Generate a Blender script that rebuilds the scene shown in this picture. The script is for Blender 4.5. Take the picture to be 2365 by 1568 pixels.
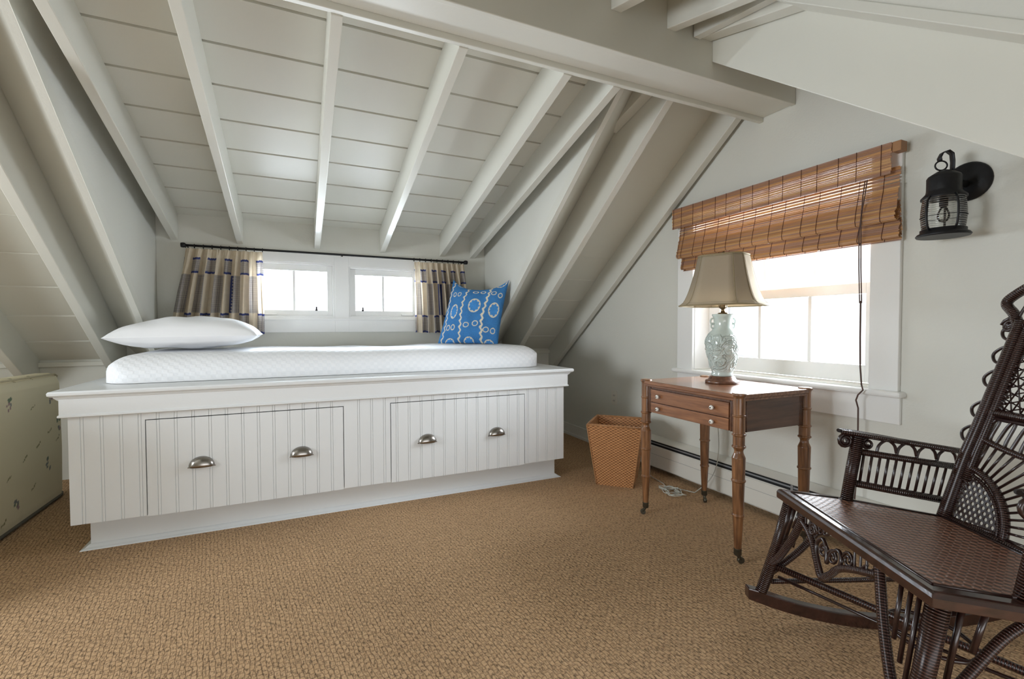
import bpy, math, random
from math import sin, cos, pi, radians, sqrt, atan2
from mathutils import Vector, Matrix, noise
for o in list(bpy.data.objects): bpy.data.objects.remove(o)
S = bpy.context.scene
COL = S.collection
random.seed(7)

# ------------------------------------------------------------------ camera
YAW, PIT, ROLL, FPX, W_, H_ = radians(24.63), radians(1.56), radians(-0.108), 1081.0, 2365, 1568
cd = bpy.data.cameras.new('camera'); cam = bpy.data.objects.new('camera', cd); COL.objects.link(cam)
cd.sensor_fit = 'HORIZONTAL'; cd.sensor_width = 36.0; cd.lens = FPX / W_ * 36.0; cd.clip_start = 0.02
Rv = Vector((cos(YAW), -sin(YAW), 0)); Fv = Vector((sin(YAW)*cos(PIT), cos(YAW)*cos(PIT), -sin(PIT))); Uv = Rv.cross(Fv)
R2 = Rv*cos(ROLL) + Uv*sin(ROLL); U2 = -Rv*sin(ROLL) + Uv*cos(ROLL)
M = Matrix((R2, U2, -Fv)).transposed().to_4x4(); M.translation = (0, 0, 1.0)
cam.matrix_world = M
S.camera = cam

# ------------------------------------------------------------------ daylight
world = bpy.data.worlds.new('daylight'); S.world = world; world.use_nodes = True
wb = world.node_tree.nodes['Background']
wb.inputs['Color'].default_value = (0.93, 0.965, 1.0, 1); wb.inputs['Strength'].default_value = 0.72
def area(name, loc, rot, sx, sy, power, color):
    l = bpy.data.lights.new(name, 'AREA'); l.shape = 'RECTANGLE'; l.size = sx; l.size_y = sy; l.energy = power; l.color = color
    o = bpy.data.objects.new(name, l); COL.objects.link(o); o.location = loc; o.rotation_euler = rot; return o
area('skylight_dormer', (0.307, 4.10, 1.45), (radians(-92), 0, 0), 1.6, 0.8, 112, (0.80, 0.90, 1.0))
area('skylight_gable', (2.85, 1.72, 1.40), (0, radians(98), 0), 1.2, 1.3, 100, (0.86, 0.93, 1.0))
area('skylight_left_window', (-3.2, 1.45, 1.25), (0, radians(-90), 0), 1.0, 1.3, 52, (0.88, 0.94, 1.0))
area('front_opening_fill', (0.4, -1.1, 0.45), (radians(96), 0, 0), 2.4, 0.8, 12, (0.95, 0.97, 1.0))  # added fill outside the open low front, no windows there
S.view_settings.view_transform = 'Standard'; S.view_settings.look = 'None'; S.view_settings.gamma = 1.0
S.view_settings.use_curve_mapping = False
S.view_settings.exposure = 0.74

# ------------------------------------------------------------------ materials
def newmat(name):
    m = bpy.data.materials.new(name); m.use_nodes = True
    nt = m.node_tree; return m, nt, nt.nodes['Principled BSDF']
def N(nt, t, **k):
    n = nt.nodes.new(t)
    for a, v in k.items(): setattr(n, a, v)
    return n
def mixcol(nt, fac, a, b):
    n = N(nt, 'ShaderNodeMix', data_type='RGBA')
    for s, v in ((0, fac), (6, a), (7, b)):
        if isinstance(v, (int, float, tuple)): n.inputs[s].default_value = v
        else: nt.links.new(v, n.inputs[s])
    return n.outputs[2]
def math_(nt, op, a, b=0.0):
    n = N(nt, 'ShaderNodeMath', operation=op)
    for s, v in ((0, a), (1, b)):
        if isinstance(v, (int, float)): n.inputs[s].default_value = v
        else: nt.links.new(v, n.inputs[s])
    return n.outputs[0]
def bump(nt, p, h, dist, strength=1.0):
    b = N(nt, 'ShaderNodeBump'); b.inputs['Distance'].default_value = dist; b.inputs['Strength'].default_value = strength
    nt.links.new(h, b.inputs['Height']); nt.links.new(b.outputs[0], p.inputs['Normal'])
def noise_t(nt, vec, scale, detail=3.0):
    n = N(nt, 'ShaderNodeTexNoise'); n.inputs['Scale'].default_value = scale; n.inputs['Detail'].default_value = detail
    if vec is not None: nt.links.new(vec, n.inputs['Vector'])
    return n.outputs['Fac']
def C4(c): return (c[0], c[1], c[2], 1.0)
def plain(name, col, rough=0.5, metal=0.0, var=0.0, nscale=8.0, bdist=0.0, bscale=60.0, coat=0.0, spec=0.5):
    m, nt, p = newmat(name)
    tc = N(nt, 'ShaderNodeTexCoord').outputs['Object']
    p.inputs['Roughness'].default_value = rough; p.inputs['Metallic'].default_value = metal
    p.inputs['Coat Weight'].default_value = coat; p.inputs['Specular IOR Level'].default_value = spec
    f = noise_t(nt, tc, nscale)
    a = C4([c*(1-var) for c in col]); b = C4([min(1, c*(1+var)) for c in col])
    nt.links.new(mixcol(nt, f, a, b), p.inputs['Base Color'])
    if bdist: bump(nt, p, noise_t(nt, tc, bscale), bdist)
    return m
PAINT = plain('painted_boards', (0.705, 0.695, 0.620), 0.42, var=0.012, nscale=3, bdist=0.0006, bscale=25)
PAINTG = plain('painted_rafters', (0.712, 0.705, 0.635), 0.38, var=0.012, nscale=4, bdist=0.0005, bscale=30)
WALL = plain('painted_plaster', (0.715, 0.712, 0.650), 0.55, var=0.012, nscale=3, bdist=0.0008, bscale=90)
TRIMW = plain('window_trim_paint', (0.87, 0.87, 0.85), 0.35, var=0.01, nscale=6, bdist=0.0003)
BEDP = plain('bed_paint', (0.80, 0.825, 0.835), 0.36, var=0.015, nscale=5, bdist=0.0003)
BRONZE = plain('dark_bronze', (0.022, 0.02, 0.02), 0.4, 0.6, var=0.3, nscale=40)
BLACKM = plain('black_iron', (0.014, 0.014, 0.016), 0.45, 0.35, var=0.3, nscale=60, bdist=0.0006, bscale=120)
NICKEL = plain('brushed_nickel', (0.33, 0.31, 0.285), 0.25, 1.0, var=0.06, nscale=60)
BRASS = plain('aged_brass', (0.11, 0.10, 0.075), 0.45, 0.85, var=0.3, nscale=50)
LBRASS = plain('lamp_brass', (0.24, 0.17, 0.09), 0.38, 0.9, var=0.3, nscale=50)
WHITEK = plain('white_porcelain', (0.85, 0.83, 0.78), 0.15, coat=0.5)
DARKGAP = plain('dark_recess', (0.02, 0.02, 0.02), 0.8)
ALU = plain('grey_metal_fin', (0.35, 0.36, 0.37), 0.45, 0.6, var=0.1)
HEATER = plain('heater_enamel', (0.76, 0.745, 0.68), 0.38, var=0.02, nscale=4)
CORDW = plain('white_cord', (0.62, 0.60, 0.53), 0.5)
CORDB = plain('brown_cord', (0.09, 0.05, 0.04), 0.7)
CORDCL = plain('clear_plastic', (0.55, 0.56, 0.50), 0.2, coat=0.6)
PLASTW = plain('ivory_plastic', (0.74, 0.71, 0.63), 0.35)

def wood(name, c1, c2, rough=0.28, scale=1.0, axis='Z', coat=0.35):
    m, nt, p = newmat(name)
    tc = N(nt, 'ShaderNodeTexCoord'); mp = N(nt, 'ShaderNodeMapping'); nt.links.new(tc.outputs['Object'], mp.inputs[0])
    sc = {'X': (2, 22, 22), 'Y': (22, 2, 22), 'Z': (22, 22, 2)}[axis]
    mp.inputs['Scale'].default_value = tuple(s*scale for s in sc)
    f = noise_t(nt, mp.outputs[0], 3.0, 6)
    r = N(nt, 'ShaderNodeValToRGB'); r.color_ramp.elements[0].position = 0.32; r.color_ramp.elements[1].position = 0.68
    r.color_ramp.elements[0].color = C4(c1); r.color_ramp.elements[1].color = C4(c2)
    nt.links.new(f, r.inputs[0]); nt.links.new(r.outputs[0], p.inputs['Base Color'])
    p.inputs['Roughness'].default_value = rough; p.inputs['Coat Weight'].default_value = coat; p.inputs['Coat Roughness'].default_value = 0.12
    bump(nt, p, f, 0.0004)
    return m
WOODL = wood('table_leg_wood', (0.095, 0.038, 0.015), (0.31, 0.140, 0.055), 0.3)
WOODY = wood('table_front_wood', (0.15, 0.056, 0.023), (0.32, 0.135, 0.055), 0.3, axis='Y')
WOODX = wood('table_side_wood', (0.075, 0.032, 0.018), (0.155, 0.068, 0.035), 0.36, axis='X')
WOODT = wood('table_top_wood', (0.14, 0.052, 0.022), (0.29, 0.125, 0.055), 0.26, axis='Y', coat=0.5)
WOODB = wood('lamp_base_wood', (0.09, 0.035, 0.02), (0.22, 0.10, 0.055), 0.3)
WICKW = wood('dark_wood', (0.018, 0.007, 0.005), (0.05, 0.018, 0.012), 0.18, axis='X', coat=0.6)

def wicker(name, c1, c2, period=0.0062, rough=0.22, depth=0.0026, mixamt=1.0):
    m, nt, p = newmat(name)
    uv = N(nt, 'ShaderNodeUVMap').outputs[0]; sp = N(nt, 'ShaderNodeSeparateXYZ'); nt.links.new(uv, sp.inputs[0])
    w = math_(nt, 'SINE', math_(nt, 'MULTIPLY', sp.outputs['Y'], 2*pi/period))
    w = math_(nt, 'POWER', math_(nt, 'ABSOLUTE', math_(nt, 'MULTIPLY', math_(nt, 'ADD', w, 1.0), 0.5)), 0.5)
    tc = N(nt, 'ShaderNodeTexCoord').outputs['Object']
    f = math_(nt, 'MULTIPLY', w, math_(nt, 'ADD', math_(nt, 'MULTIPLY', noise_t(nt, tc, 45), 0.8), 0.55))
    nt.links.new(mixcol(nt, f, C4(c1), C4(c2)), p.inputs['Base Color'])  # groove darkening between the wraps is mixed into the colour
    p.inputs['Roughness'].default_value = rough; p.inputs['Coat Weight'].default_value = 0.35; p.inputs['Coat Roughness'].default_value = 0.25
    bump(nt, p, w, depth)
    return m
WICK = wicker('wrapped_cane', (0.004, 0.002, 0.0018), (0.050, 0.017, 0.011))
WICKP = plain('bare_cane', (0.022, 0.008, 0.006), 0.28, var=0.45, nscale=60, coat=0.3)

def weave_mat(name, c1, c2, pu, pv, rough, depth, coord='UV', coat=0.3, cmix=1.0, nz=0.35):
    # plain over-and-under weave
    m, nt, p = newmat(name)
    src = N(nt, 'ShaderNodeUVMap').outputs[0] if coord == 'UV' else N(nt, 'ShaderNodeTexCoord').outputs['Object']
    sp = N(nt, 'ShaderNodeSeparateXYZ'); nt.links.new(src, sp.inputs[0])
    a = math_(nt, 'SINE', math_(nt, 'MULTIPLY', sp.outputs['X'], 2*pi/pu))
    b = math_(nt, 'SINE', math_(nt, 'MULTIPLY', sp.outputs['Y'], 2*pi/pv))
    h = math_(nt, 'MULTIPLY', a, b)
    h = math_(nt, 'ADD', math_(nt, 'MULTIPLY', h, 1.3), 0.5)
    cl = N(nt, 'ShaderNodeClamp'); nt.links.new(h, cl.inputs[0]); h = cl.outputs[0]
    tc = N(nt, 'ShaderNodeTexCoord').outputs['Object']
    f = math_(nt, 'ADD', math_(nt, 'MULTIPLY', h, cmix), math_(nt, 'MULTIPLY', noise_t(nt, tc, 30, 5), nz))
    nt.links.new(mixcol(nt, f, C4(c1), C4(c2)), p.inputs['Base Color'])
    p.inputs['Roughness'].default_value = rough; p.inputs['Coat Weight'].default_value = coat; p.inputs['Coat Roughness'].default_value = 0.3
    bump(nt, p, h, depth)
    return m
CANESEAT = weave_mat('woven_cane_seat', (0.035, 0.013, 0.008), (0.40, 0.19, 0.12), 0.040, 0.040, 0.34, 0.004, coat=0.4)
BASKET = weave_mat('woven_rattan', (0.22, 0.08, 0.022), (0.62, 0.30, 0.12), 0.028, 0.018, 0.5, 0.003, coat=0.1)
COVERLET = weave_mat('matelasse_cotton', (0.85, 0.865, 0.89), (0.885, 0.895, 0.915), 0.046, 0.040, 0.85, 0.0011, coat=0, nz=0.1)
LINEN = weave_mat('linen_shade', (0.56, 0.47, 0.34), (0.70, 0.60, 0.45), 0.0022, 0.0022, 0.85, 0.0004, coat=0, nz=0.4, cmix=0.6)
nt = LINEN.node_tree; p = nt.nodes['Principled BSDF']
tr = N(nt, 'ShaderNodeBsdfTranslucent'); tr.inputs[0].default_value = (0.60, 0.50, 0.36, 1)
ms = N(nt, 'ShaderNodeMixShader'); ms.inputs[0].default_value = 0.38
nt.links.new(p.outputs[0], ms.inputs[1]); nt.links.new(tr.outputs[0], ms.inputs[2]); nt.links.new(ms.outputs[0], nt.nodes['Material Output'].inputs[0])

def carpet():
    m, nt, p = newmat('seagrass_carpet')
    tc = N(nt, 'ShaderNodeTexCoord').outputs['Object']
    mp = N(nt, 'ShaderNodeMapping'); nt.links.new(tc, mp.inputs[0]); mp.inputs['Rotation'].default_value = (0, 0, radians(82))
    nz = N(nt, 'ShaderNodeTexNoise'); nz.inputs['Scale'].default_value = 22; nt.links.new(tc, nz.inputs['Vector'])
    va = N(nt, 'ShaderNodeVectorMath', operation='MULTIPLY_ADD'); nt.links.new(nz.outputs['Color'], va.inputs[0])
    va.inputs[1].default_value = (0.018, 0.018, 0); nt.links.new(mp.outputs[0], va.inputs[2])
    br = N(nt, 'ShaderNodeTexBrick'); nt.links.new(va.outputs[0], br.inputs['Vector'])
    br.offset = 0.5; br.inputs['Scale'].default_value = 1.0; br.inputs['Brick Width'].default_value = 0.022; br.inputs['Row Height'].default_value = 0.0145
    br.inputs['Mortar Size'].default_value = 0.0024; br.inputs['Mortar Smooth'].default_value = 1.0; br.inputs['Bias'].default_value = 0.0
    br.inputs['Color1'].default_value = (0.63, 0.40, 0.22, 1); br.inputs['Color2'].default_value = (0.52, 0.315, 0.16, 1); br.inputs['Mortar'].default_value = (0.30, 0.165, 0.075, 1)
    mp2 = N(nt, 'ShaderNodeMapping'); nt.links.new(tc, mp2.inputs[0]); mp2.inputs['Scale'].default_value = (260, 90, 90); mp2.inputs['Rotation'].default_value = (0, 0, radians(25))
    fib = noise_t(nt, mp2.outputs[0], 1.0, 4)
    c = mixcol(nt, math_(nt, 'MULTIPLY', fib, 0.85), br.outputs['Color'], (0.72, 0.49, 0.29, 1))
    big = noise_t(nt, tc, 2.2, 3)
    c2 = N(nt, 'ShaderNodeHueSaturation'); nt.links.new(c, c2.inputs['Color'])
    nt.links.new(math_(nt, 'ADD', math_(nt, 'MULTIPLY', big, 0.24), 0.84), c2.inputs['Value'])
    mp3 = N(nt, 'ShaderNodeMapping'); nt.links.new(tc, mp3.inputs[0]); mp3.inputs['Scale'].default_value = (150, 62, 60); mp3.inputs['Rotation'].default_value = (0, 0, radians(22))
    pit = noise_t(nt, mp3.outputs[0], 1.0, 2)
    rp = N(nt, 'ShaderNodeMapRange'); nt.links.new(pit, rp.inputs[0]); rp.inputs['From Min'].default_value = 0.34; rp.inputs['From Max'].default_value = 0.50; rp.inputs['To Min'].default_value = 0.50; rp.inputs['To Max'].default_value = 1.0
    mm = N(nt, 'ShaderNodeMix', data_type='RGBA', blend_type='MULTIPLY'); mm.inputs[0].default_value = 1.0
    nt.links.new(c2.outputs[0], mm.inputs[6]); cb = N(nt, 'ShaderNodeCombineColor'); 
    for k_ in range(3): nt.links.new(rp.outputs[0], cb.inputs[k_])
    nt.links.new(cb.outputs[0], mm.inputs[7])
    nt.links.new(mm.outputs[2], p.inputs['Base Color']); p.inputs['Roughness'].default_value = 0.8; p.inputs['Specular IOR Level'].default_value = 0.25
    h = math_(nt, 'ADD', math_(nt, 'SUBTRACT', 1.0, br.outputs['Fac']), math_(nt, 'ADD', math_(nt, 'MULTIPLY', fib, 0.5), math_(nt, 'MULTIPLY', rp.outputs[0], 1.2)))
    bump(nt, p, h, 0.0035, 0.9)
    return m
CARPET = carpet()

def attr_mat(name, rough=0.85, trans=0.0, tint=(1, 1, 1), bscale=500, bdist=0.0004, coat=0.0, attr='Col'):
    m, nt, p = newmat(name)
    a = N(nt, 'ShaderNodeAttribute'); a.attribute_name = attr
    nt.links.new(a.outputs['Color'], p.inputs['Base Color']); p.inputs['Roughness'].default_value = rough; p.inputs['Coat Weight'].default_value = coat
    tc = N(nt, 'ShaderNodeTexCoord').outputs['Object']
    bump(nt, p, noise_t(nt, tc, bscale, 2), bdist)
    if trans:
        t = N(nt, 'ShaderNodeBsdfTranslucent'); nt.links.new(a.outputs['Color'], t.inputs[0])
        ms = N(nt, 'ShaderNodeMixShader'); ms.inputs[0].default_value = trans
        nt.links.new(p.outputs[0], ms.inputs[1]); nt.links.new(t.outputs[0], ms.inputs[2]); nt.links.new(ms.outputs[0], nt.nodes['Material Output'].inputs[0])
    return m
CURTM = attr_mat('printed_curtain_cloth', trans=0.45)
CUSHM = attr_mat('printed_blue_cloth')
FLORM = attr_mat('floral_ticking', 0.7)
BAMB = attr_mat('bamboo_slats', 0.5, trans=0.12, bscale=200, coat=0.1)
PILLOWM = plain('white_cotton', (0.885, 0.89, 0.905), 0.9, var=0.01, bdist=0.004, bscale=9)
CELADON = plain('celadon_glaze', (0.60, 0.69, 0.65), 0.14, var=0.10, nscale=7, coat=0.8)
nt = CELADON.node_tree; p = nt.nodes['Principled BSDF']
vt = N(nt, 'ShaderNodeTexVoronoi', feature='SMOOTH_F1'); vt.inputs['Scale'].default_value = 26
tcz = N(nt, 'ShaderNodeTexCoord').outputs['Object']
nzz = N(nt, 'ShaderNodeTexNoise'); nzz.inputs['Scale'].default_value = 18; nzz.inputs['Detail'].default_value = 1; nzz.inputs['Distortion'].default_value = 2.5; nt.links.new(tcz, nzz.inputs['Vector'])
sz = N(nt, 'ShaderNodeSeparateXYZ'); nt.links.new(tcz, sz.inputs[0])
mr = N(nt, 'ShaderNodeMapRange'); mr.inputs['From Min'].default_value = 0.775; mr.inputs['From Max'].default_value = 0.79; nt.links.new(sz.outputs['Z'], mr.inputs[0])
mr2 = N(nt, 'ShaderNodeMapRange'); mr2.inputs['From Min'].default_value = 0.965; mr2.inputs['From Max'].default_value = 0.95; nt.links.new(sz.outputs['Z'], mr2.inputs[0])
hh = math_(nt, 'MULTIPLY', math_(nt, 'MULTIPLY', mr.outputs[0], mr2.outputs[0]), math_(nt, 'PINGPONG', math_(nt, 'MULTIPLY', nzz.outputs['Fac'], 3.0), 0.5))
bump(nt, p, hh, 0.012)

def glass(name, col=(1, 1, 1), gloss=1.0, rib=0.0):
    m = bpy.data.materials.new(name); m.use_nodes = True; nt = m.node_tree; nt.nodes.remove(nt.nodes['Principled BSDF'])
    t = N(nt, 'ShaderNodeBsdfTransparent'); t.inputs[0].default_value = C4(col)
    g = N(nt, 'ShaderNodeBsdfGlossy'); g.inputs['Roughness'].default_value = 0.02
    f = N(nt, 'ShaderNodeFresnel'); f.inputs[0].default_value = 1.5
    ms = N(nt, 'ShaderNodeMixShader'); fac = math_(nt, 'MULTIPLY', f.outputs[0], gloss)
    if rib:     # moulded horizontal ribs
        sp_ = N(nt, 'ShaderNodeSeparateXYZ'); nt.links.new(N(nt, 'ShaderNodeTexCoord').outputs['Object'], sp_.inputs[0])
        w_ = math_(nt, 'ADD', math_(nt, 'MULTIPLY', math_(nt, 'SINE', math_(nt, 'MULTIPLY', sp_.outputs['Z'], 2*pi/rib)), 0.5), 0.5)
        fac = math_(nt, 'ADD', fac, math_(nt, 'MULTIPLY', math_(nt, 'POWER', w_, 3.0), 0.38)); g.inputs['Roughness'].default_value = 0.15
        bp_ = N(nt, 'ShaderNodeBump'); bp_.inputs['Distance'].default_value = 0.003; nt.links.new(w_, bp_.inputs['Height']); nt.links.new(bp_.outputs[0], g.inputs['Normal'])
    nt.links.new(fac, ms.inputs[0])
    nt.links.new(t.outputs[0], ms.inputs[1]); nt.links.new(g.outputs[0], ms.inputs[2]); nt.links.new(ms.outputs[0], nt.nodes['Material Output'].inputs[0])
    return m
PANE = glass('window_glass')
JAR = glass('lantern_glass', (0.97, 0.975, 0.96), 1.2, 0.0078)
BULBG = glass('bulb_glass', (0.97, 0.97, 0.95), 1.0)

# ------------------------------------------------------------------ mesh builder
class MB:
    def __init__(s): s.v = []; s.f = []; s.uv = {}; s.cols = None; s.smooth = set(); s.marks = []
    def add(s, vs, fs, uvs=None, smooth=False, col=None):
        b = len(s.v); s.v += [tuple(x) for x in vs]
        for i, f in enumerate(fs):
            k = len(s.f); s.f.append(tuple(b + j for j in f))
            if uvs: s.uv[k] = uvs[i]
            if smooth: s.smooth.add(k)
        if col is not None or s.cols is not None:
            if s.cols is None: s.cols = [(1, 1, 1)]*b
            s.cols += (col if isinstance(col, list) else [col or (1, 1, 1)]*len(vs))
        return s
    def box(s, x0, x1, y0, y1, z0, z1, col=None):
        v = [(x, y, z) for z in (z0, z1) for y in (y0, y1) for x in (x0, x1)]
        return s.add(v, [(0, 2, 3, 1), (4, 5, 7, 6), (0, 1, 5, 4), (2, 6, 7, 3), (0, 4, 6, 2), (1, 3, 7, 5)], col=col)
    def hexa(s, v, col=None):   # 4 bottom ccw, 4 top ccw
        return s.add(v, [(3, 2, 1, 0), (4, 5, 6, 7), (0, 1, 5, 4), (1, 2, 6, 5), (2, 3, 7, 6), (3, 0, 4, 7)], col=col)
    def prism(s, poly, fa, fb):   # poly of 2D pts ; fa/fb map (a,b)->3D for both ends
        n = len(poly); v = [fa(*q) for q in poly] + [fb(*q) for q in poly]
        return s.add(v, [tuple(range(n))[::-1], tuple(range(n, 2*n))] + [(i, (i+1) % n, n+(i+1) % n, n+i) for i in range(n)])
    def px(s, poly, x0, x1): return s.prism(poly, lambda y, z: (x0, y, z), lambda y, z: (x1, y, z))
    def py(s, poly, y0, y1): return s.prism(poly, lambda x, z: (x, y0, z), lambda x, z: (x, y1, z))
    def pz(s, poly, z0, z1): return s.prism(poly, lambda x, y: (x, y, z0), lambda x, y: (x, y, z1))
    def tube(s, pts, r, seg=8, closed=False, cap=True, rfun=None, sy=1.0, smooth=True):
        P = [Vector(q) for q in pts]; n = len(P)
        if n < 2: return s
        s.marks.append((len(s.v), len(s.f)))
        T = []
        for i in range(n):
            a = P[(i-1) % n] if (closed or i > 0) else P[i]; b = P[(i+1) % n] if (closed or i < n-1) else P[i]
            d = (b-a); T.append(d.normalized() if d.length > 1e-9 else Vector((0, 0, 1)))
        up = Vector((0, 0, 1)) if abs(T[0].z) < 0.95 else Vector((1, 0, 0))
        nrm = (up - T[0]*up.dot(T[0])).normalized(); L = 0.0; v = []; ls = []
        for i in range(n):
            if i:
                L += (P[i]-P[i-1]).length
                nrm = nrm - T[i]*nrm.dot(T[i]); nrm = nrm.normalized() if nrm.length > 1e-6 else T[i].orthogonal().normalized()
            bn = T[i].cross(nrm); rr = r if rfun is None else rfun(i/(n-1))
            ls.append(L)
            for k in range(seg):
                a = 2*pi*k/seg; v.append(P[i] + nrm*(cos(a)*rr) + bn*(sin(a)*rr*sy))
        f = []; uvs = []
        for i in range(n if closed else n-1):
            j = (i+1) % n; l0 = ls[i]; l1 = ls[i+1] if i+1 < n else L + (P[0]-P[-1]).length
            for k in range(seg):
                k2 = (k+1) % seg
                f.append((i*seg+k, i*seg+k2, j*seg+k2, j*seg+k))
                uvs.append([(k/seg, l0), ((k+1)/seg, l0), ((k+1)/seg, l1), (k/seg, l1)])
        s.add(v, f, uvs, smooth=smooth)
        if cap and not closed:
            b = len(s.v) - n*seg
            s.f.append(tuple(b + k for k in range(seg))[::-1]); s.f.append(tuple(b + (n-1)*seg + k for k in range(seg)))
        return s
    def lathe(s, prof, c=(0, 0, 0), seg=24, axis='Z', cap=True, sx=1.0, sy=1.0, smooth=True):
        v = []; n = len(prof)
        for r, z in prof:
            for k in range(seg):
                a = 2*pi*k/seg; x, y = r*cos(a)*sx, r*sin(a)*sy
                q = {'Z': (x, y, z), 'X': (z, x, y), 'Y': (x, z, y)}[axis]
                v.append((q[0]+c[0], q[1]+c[1], q[2]+c[2]))
        f = []; uvs = []; L = 0; ls = [0]
        for i in range(1, n): L += math.hypot(prof[i][0]-prof[i-1][0], prof[i][1]-prof[i-1][1]); ls.append(L)
        for i in range(n-1):
            for k in range(seg):
                k2 = (k+1) % seg; f.append((i*seg+k, i*seg+k2, (i+1)*seg+k2, (i+1)*seg+k))
                uvs.append([(k/seg, ls[i]), ((k+1)/seg, ls[i]), ((k+1)/seg, ls[i+1]), (k/seg, ls[i+1])])
        s.add(v, f, uvs, smooth=smooth)
        if cap:
            b = len(s.v) - n*seg
            s.f.append(tuple(b + k for k in range(seg))[::-1]); s.f.append(tuple(b + (n-1)*seg + k for k in range(seg)))
        return s
    def grid(s, fn, nu, nv, col=None, uvf=None, smooth=True, closed_u=False):
        v = []; cs = []
        for j in range(nv+1):
            for i in range(nu+1):
                v.append(fn(i/nu, j/nv))
                if col: cs.append(col(i/nu, j/nv))
        f = []; uvs = []
        for j in range(nv):
            for i in range(nu):
                a = j*(nu+1)+i; f.append((a, a+1, a+nu+2, a+nu+1))
                if uvf: uvs.append([uvf(i/nu, j/nv), uvf((i+1)/nu, j/nv), uvf((i+1)/nu, (j+1)/nv), uvf(i/nu, (j+1)/nv)])
        return s.add(v, f, uvs if uvf else None, smooth=smooth, col=cs if col else None)
    def build(s, name, mat, parent=None, bevel=0.0, sub=0, solid=0.0, recalc=True, loc=None):
        me = bpy.data.meshes.new(name)
        if loc is not None: s.v = [(a-loc[0], b-loc[1], c-loc[2]) for a, b, c in s.v]
        me.from_pydata(s.v, [], s.f)
        if s.uv:
            ul = me.uv_layers.new(name='UVMap')
            for pl in me.polygons:
                u = s.uv.get(pl.index)
                if u:
                    for k, li in enumerate(pl.loop_indices): ul.data[li].uv = u[k]
        if s.cols is not None:
            ca = me.color_attributes.new('Col', 'FLOAT_COLOR', 'POINT')
            for i, c in enumerate(s.cols): ca.data[i].color = (c[0], c[1], c[2], 1)
        if s.smooth:
            for k in s.smooth: me.polygons[k].use_smooth = True
        me.update(); me.materials.append(mat)
        if recalc:
            import bmesh
            bm = bmesh.new(); bm.from_mesh(me); bmesh.ops.recalc_face_normals(bm, faces=bm.faces); bm.to_mesh(me); bm.free()
        o = bpy.data.objects.new(name, me); COL.objects.link(o)
        if loc is not None: o.location = loc
        if parent: o.parent = parent
        if solid: md = o.modifiers.new('solid', 'SOLIDIFY'); md.thickness = solid; md.offset = 0
        if bevel:
            md = o.modifiers.new('bevel', 'BEVEL'); md.width = bevel; md.segments = 2; md.limit_method = 'ANGLE'; md.angle_limit = radians(35)
        if sub: md = o.modifiers.new('sub', 'SUBSURF'); md.levels = sub; md.render_levels = sub
        return o
def build_each(mb, name, mat, post, **k):   # every tube of the builder becomes an object of its own
    marks = mb.marks + [(len(mb.v), len(mb.f))]
    for (v0, f0), (v1, f1) in zip(marks, marks[1:]):
        q = MB(); q.v = mb.v[v0:v1]; q.f = [tuple(i-v0 for i in f) for f in mb.f[f0:f1]]
        q.uv = {i-f0: u for i, u in mb.uv.items() if f0 <= i < f1}; q.smooth = {i-f0 for i in mb.smooth if f0 <= i < f1}
        post(q.build(name, mat, **k))
def empty(name, loc=(0, 0, 0)):
    o = bpy.data.objects.new(name, None); COL.objects.link(o); o.location = loc; o.empty_display_size = 0.05; return o
def tag(o, label=None, cat=None, group=None, kind=None):
    if label: o['label'] = label
    if cat: o['category'] = cat
    if group: o['group'] = group
    if kind: o['kind'] = kind
    return o
def struct(o, label=None, cat=None, group=None): return tag(o, label, cat, group, 'structure')
def lk(child, parent):   # parent keeping world placement of geometry built in world coordinates
    child.parent = parent; child.matrix_parent_inverse = Matrix.Translation(parent.location).inverted(); return child
def arc(n, f): return [f(i/n) for i in range(n+1)]

def sp(pts, n=8):    # catmull-rom
    P = [Vector(p) for p in pts]; out = []
    for i in range(len(P)-1):
        p0, p1, p2, p3 = P[max(i-1, 0)], P[i], P[i+1], P[min(i+2, len(P)-1)]
        for k in range(n):
            t = k/n; out.append(0.5*((2*p1) + (p2-p0)*t + (2*p0-5*p1+4*p2-p3)*t*t + (3*p1-p0-3*p2+p3)*t**3))
    out.append(P[-1]); return [tuple(q) for q in out]

# ------------------------------------------------------------------ roof planes
YR = 1.678
def mz(y, off=0.0): return 3.5585 + off - 0.75*(y if y >= YR else 2*YR - y)       # main rafter underside
def dz(y, off=0.0): return 2.569 + off - 0.265*y                                 # back dormer rafter underside
def fz(y, off=0.0): return 2.274 + off - 0.285*(1.577 - y)                       # front dormer rafter underside
XG, YB, YK, XL = 2.3, 3.75, 4.0, -2.7
CHL, CHR = -0.83, 1.46

# floor
b = MB(); b.box(XL-0.1, XG+0.2, -2.2, YK+0.2, -0.06, 0.0)
struct(b.build('floor', CARPET))

# boards of a slope: grooved strips
def boards(name, x0, x1, y0, y1, zf, edges, thick=0.02, gap=0.013, deep=0.013, mat=PAINT):
    b = MB(); e = [y0] + [q for q in edges if y0 < q < y1] + [y1]
    for i in range(len(e)-1):
        a = e[i] + (gap/2 if i else 0); c = e[i+1] - (gap/2 if i < len(e)-2 else 0)
        b.hexa([(x0, a, zf(a)), (x1, a, zf(a)), (x1, c, zf(c)), (x0, c, zf(c)),
                (x0, a, zf(a)+deep), (x1, a, zf(a)+deep), (x1, c, zf(c)+deep), (x0, c, zf(c)+deep)])
    b.hexa([(x0, y0, zf(y0)+deep), (x1, y0, zf(y0)+deep), (x1, y1, zf(y1)+deep), (x0, y1, zf(y1)+deep),
            (x0, y0, zf(y0)+thick+deep), (x1, y0, zf(y0)+thick+deep), (x1, y1, zf(y1)+thick+deep), (x0, y1, zf(y1)+thick+deep)])
    return b.build(name, mat)
MO = 0.23
ge_m = [2.175 + 0.207*k for k in range(-2, 10)]
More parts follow.
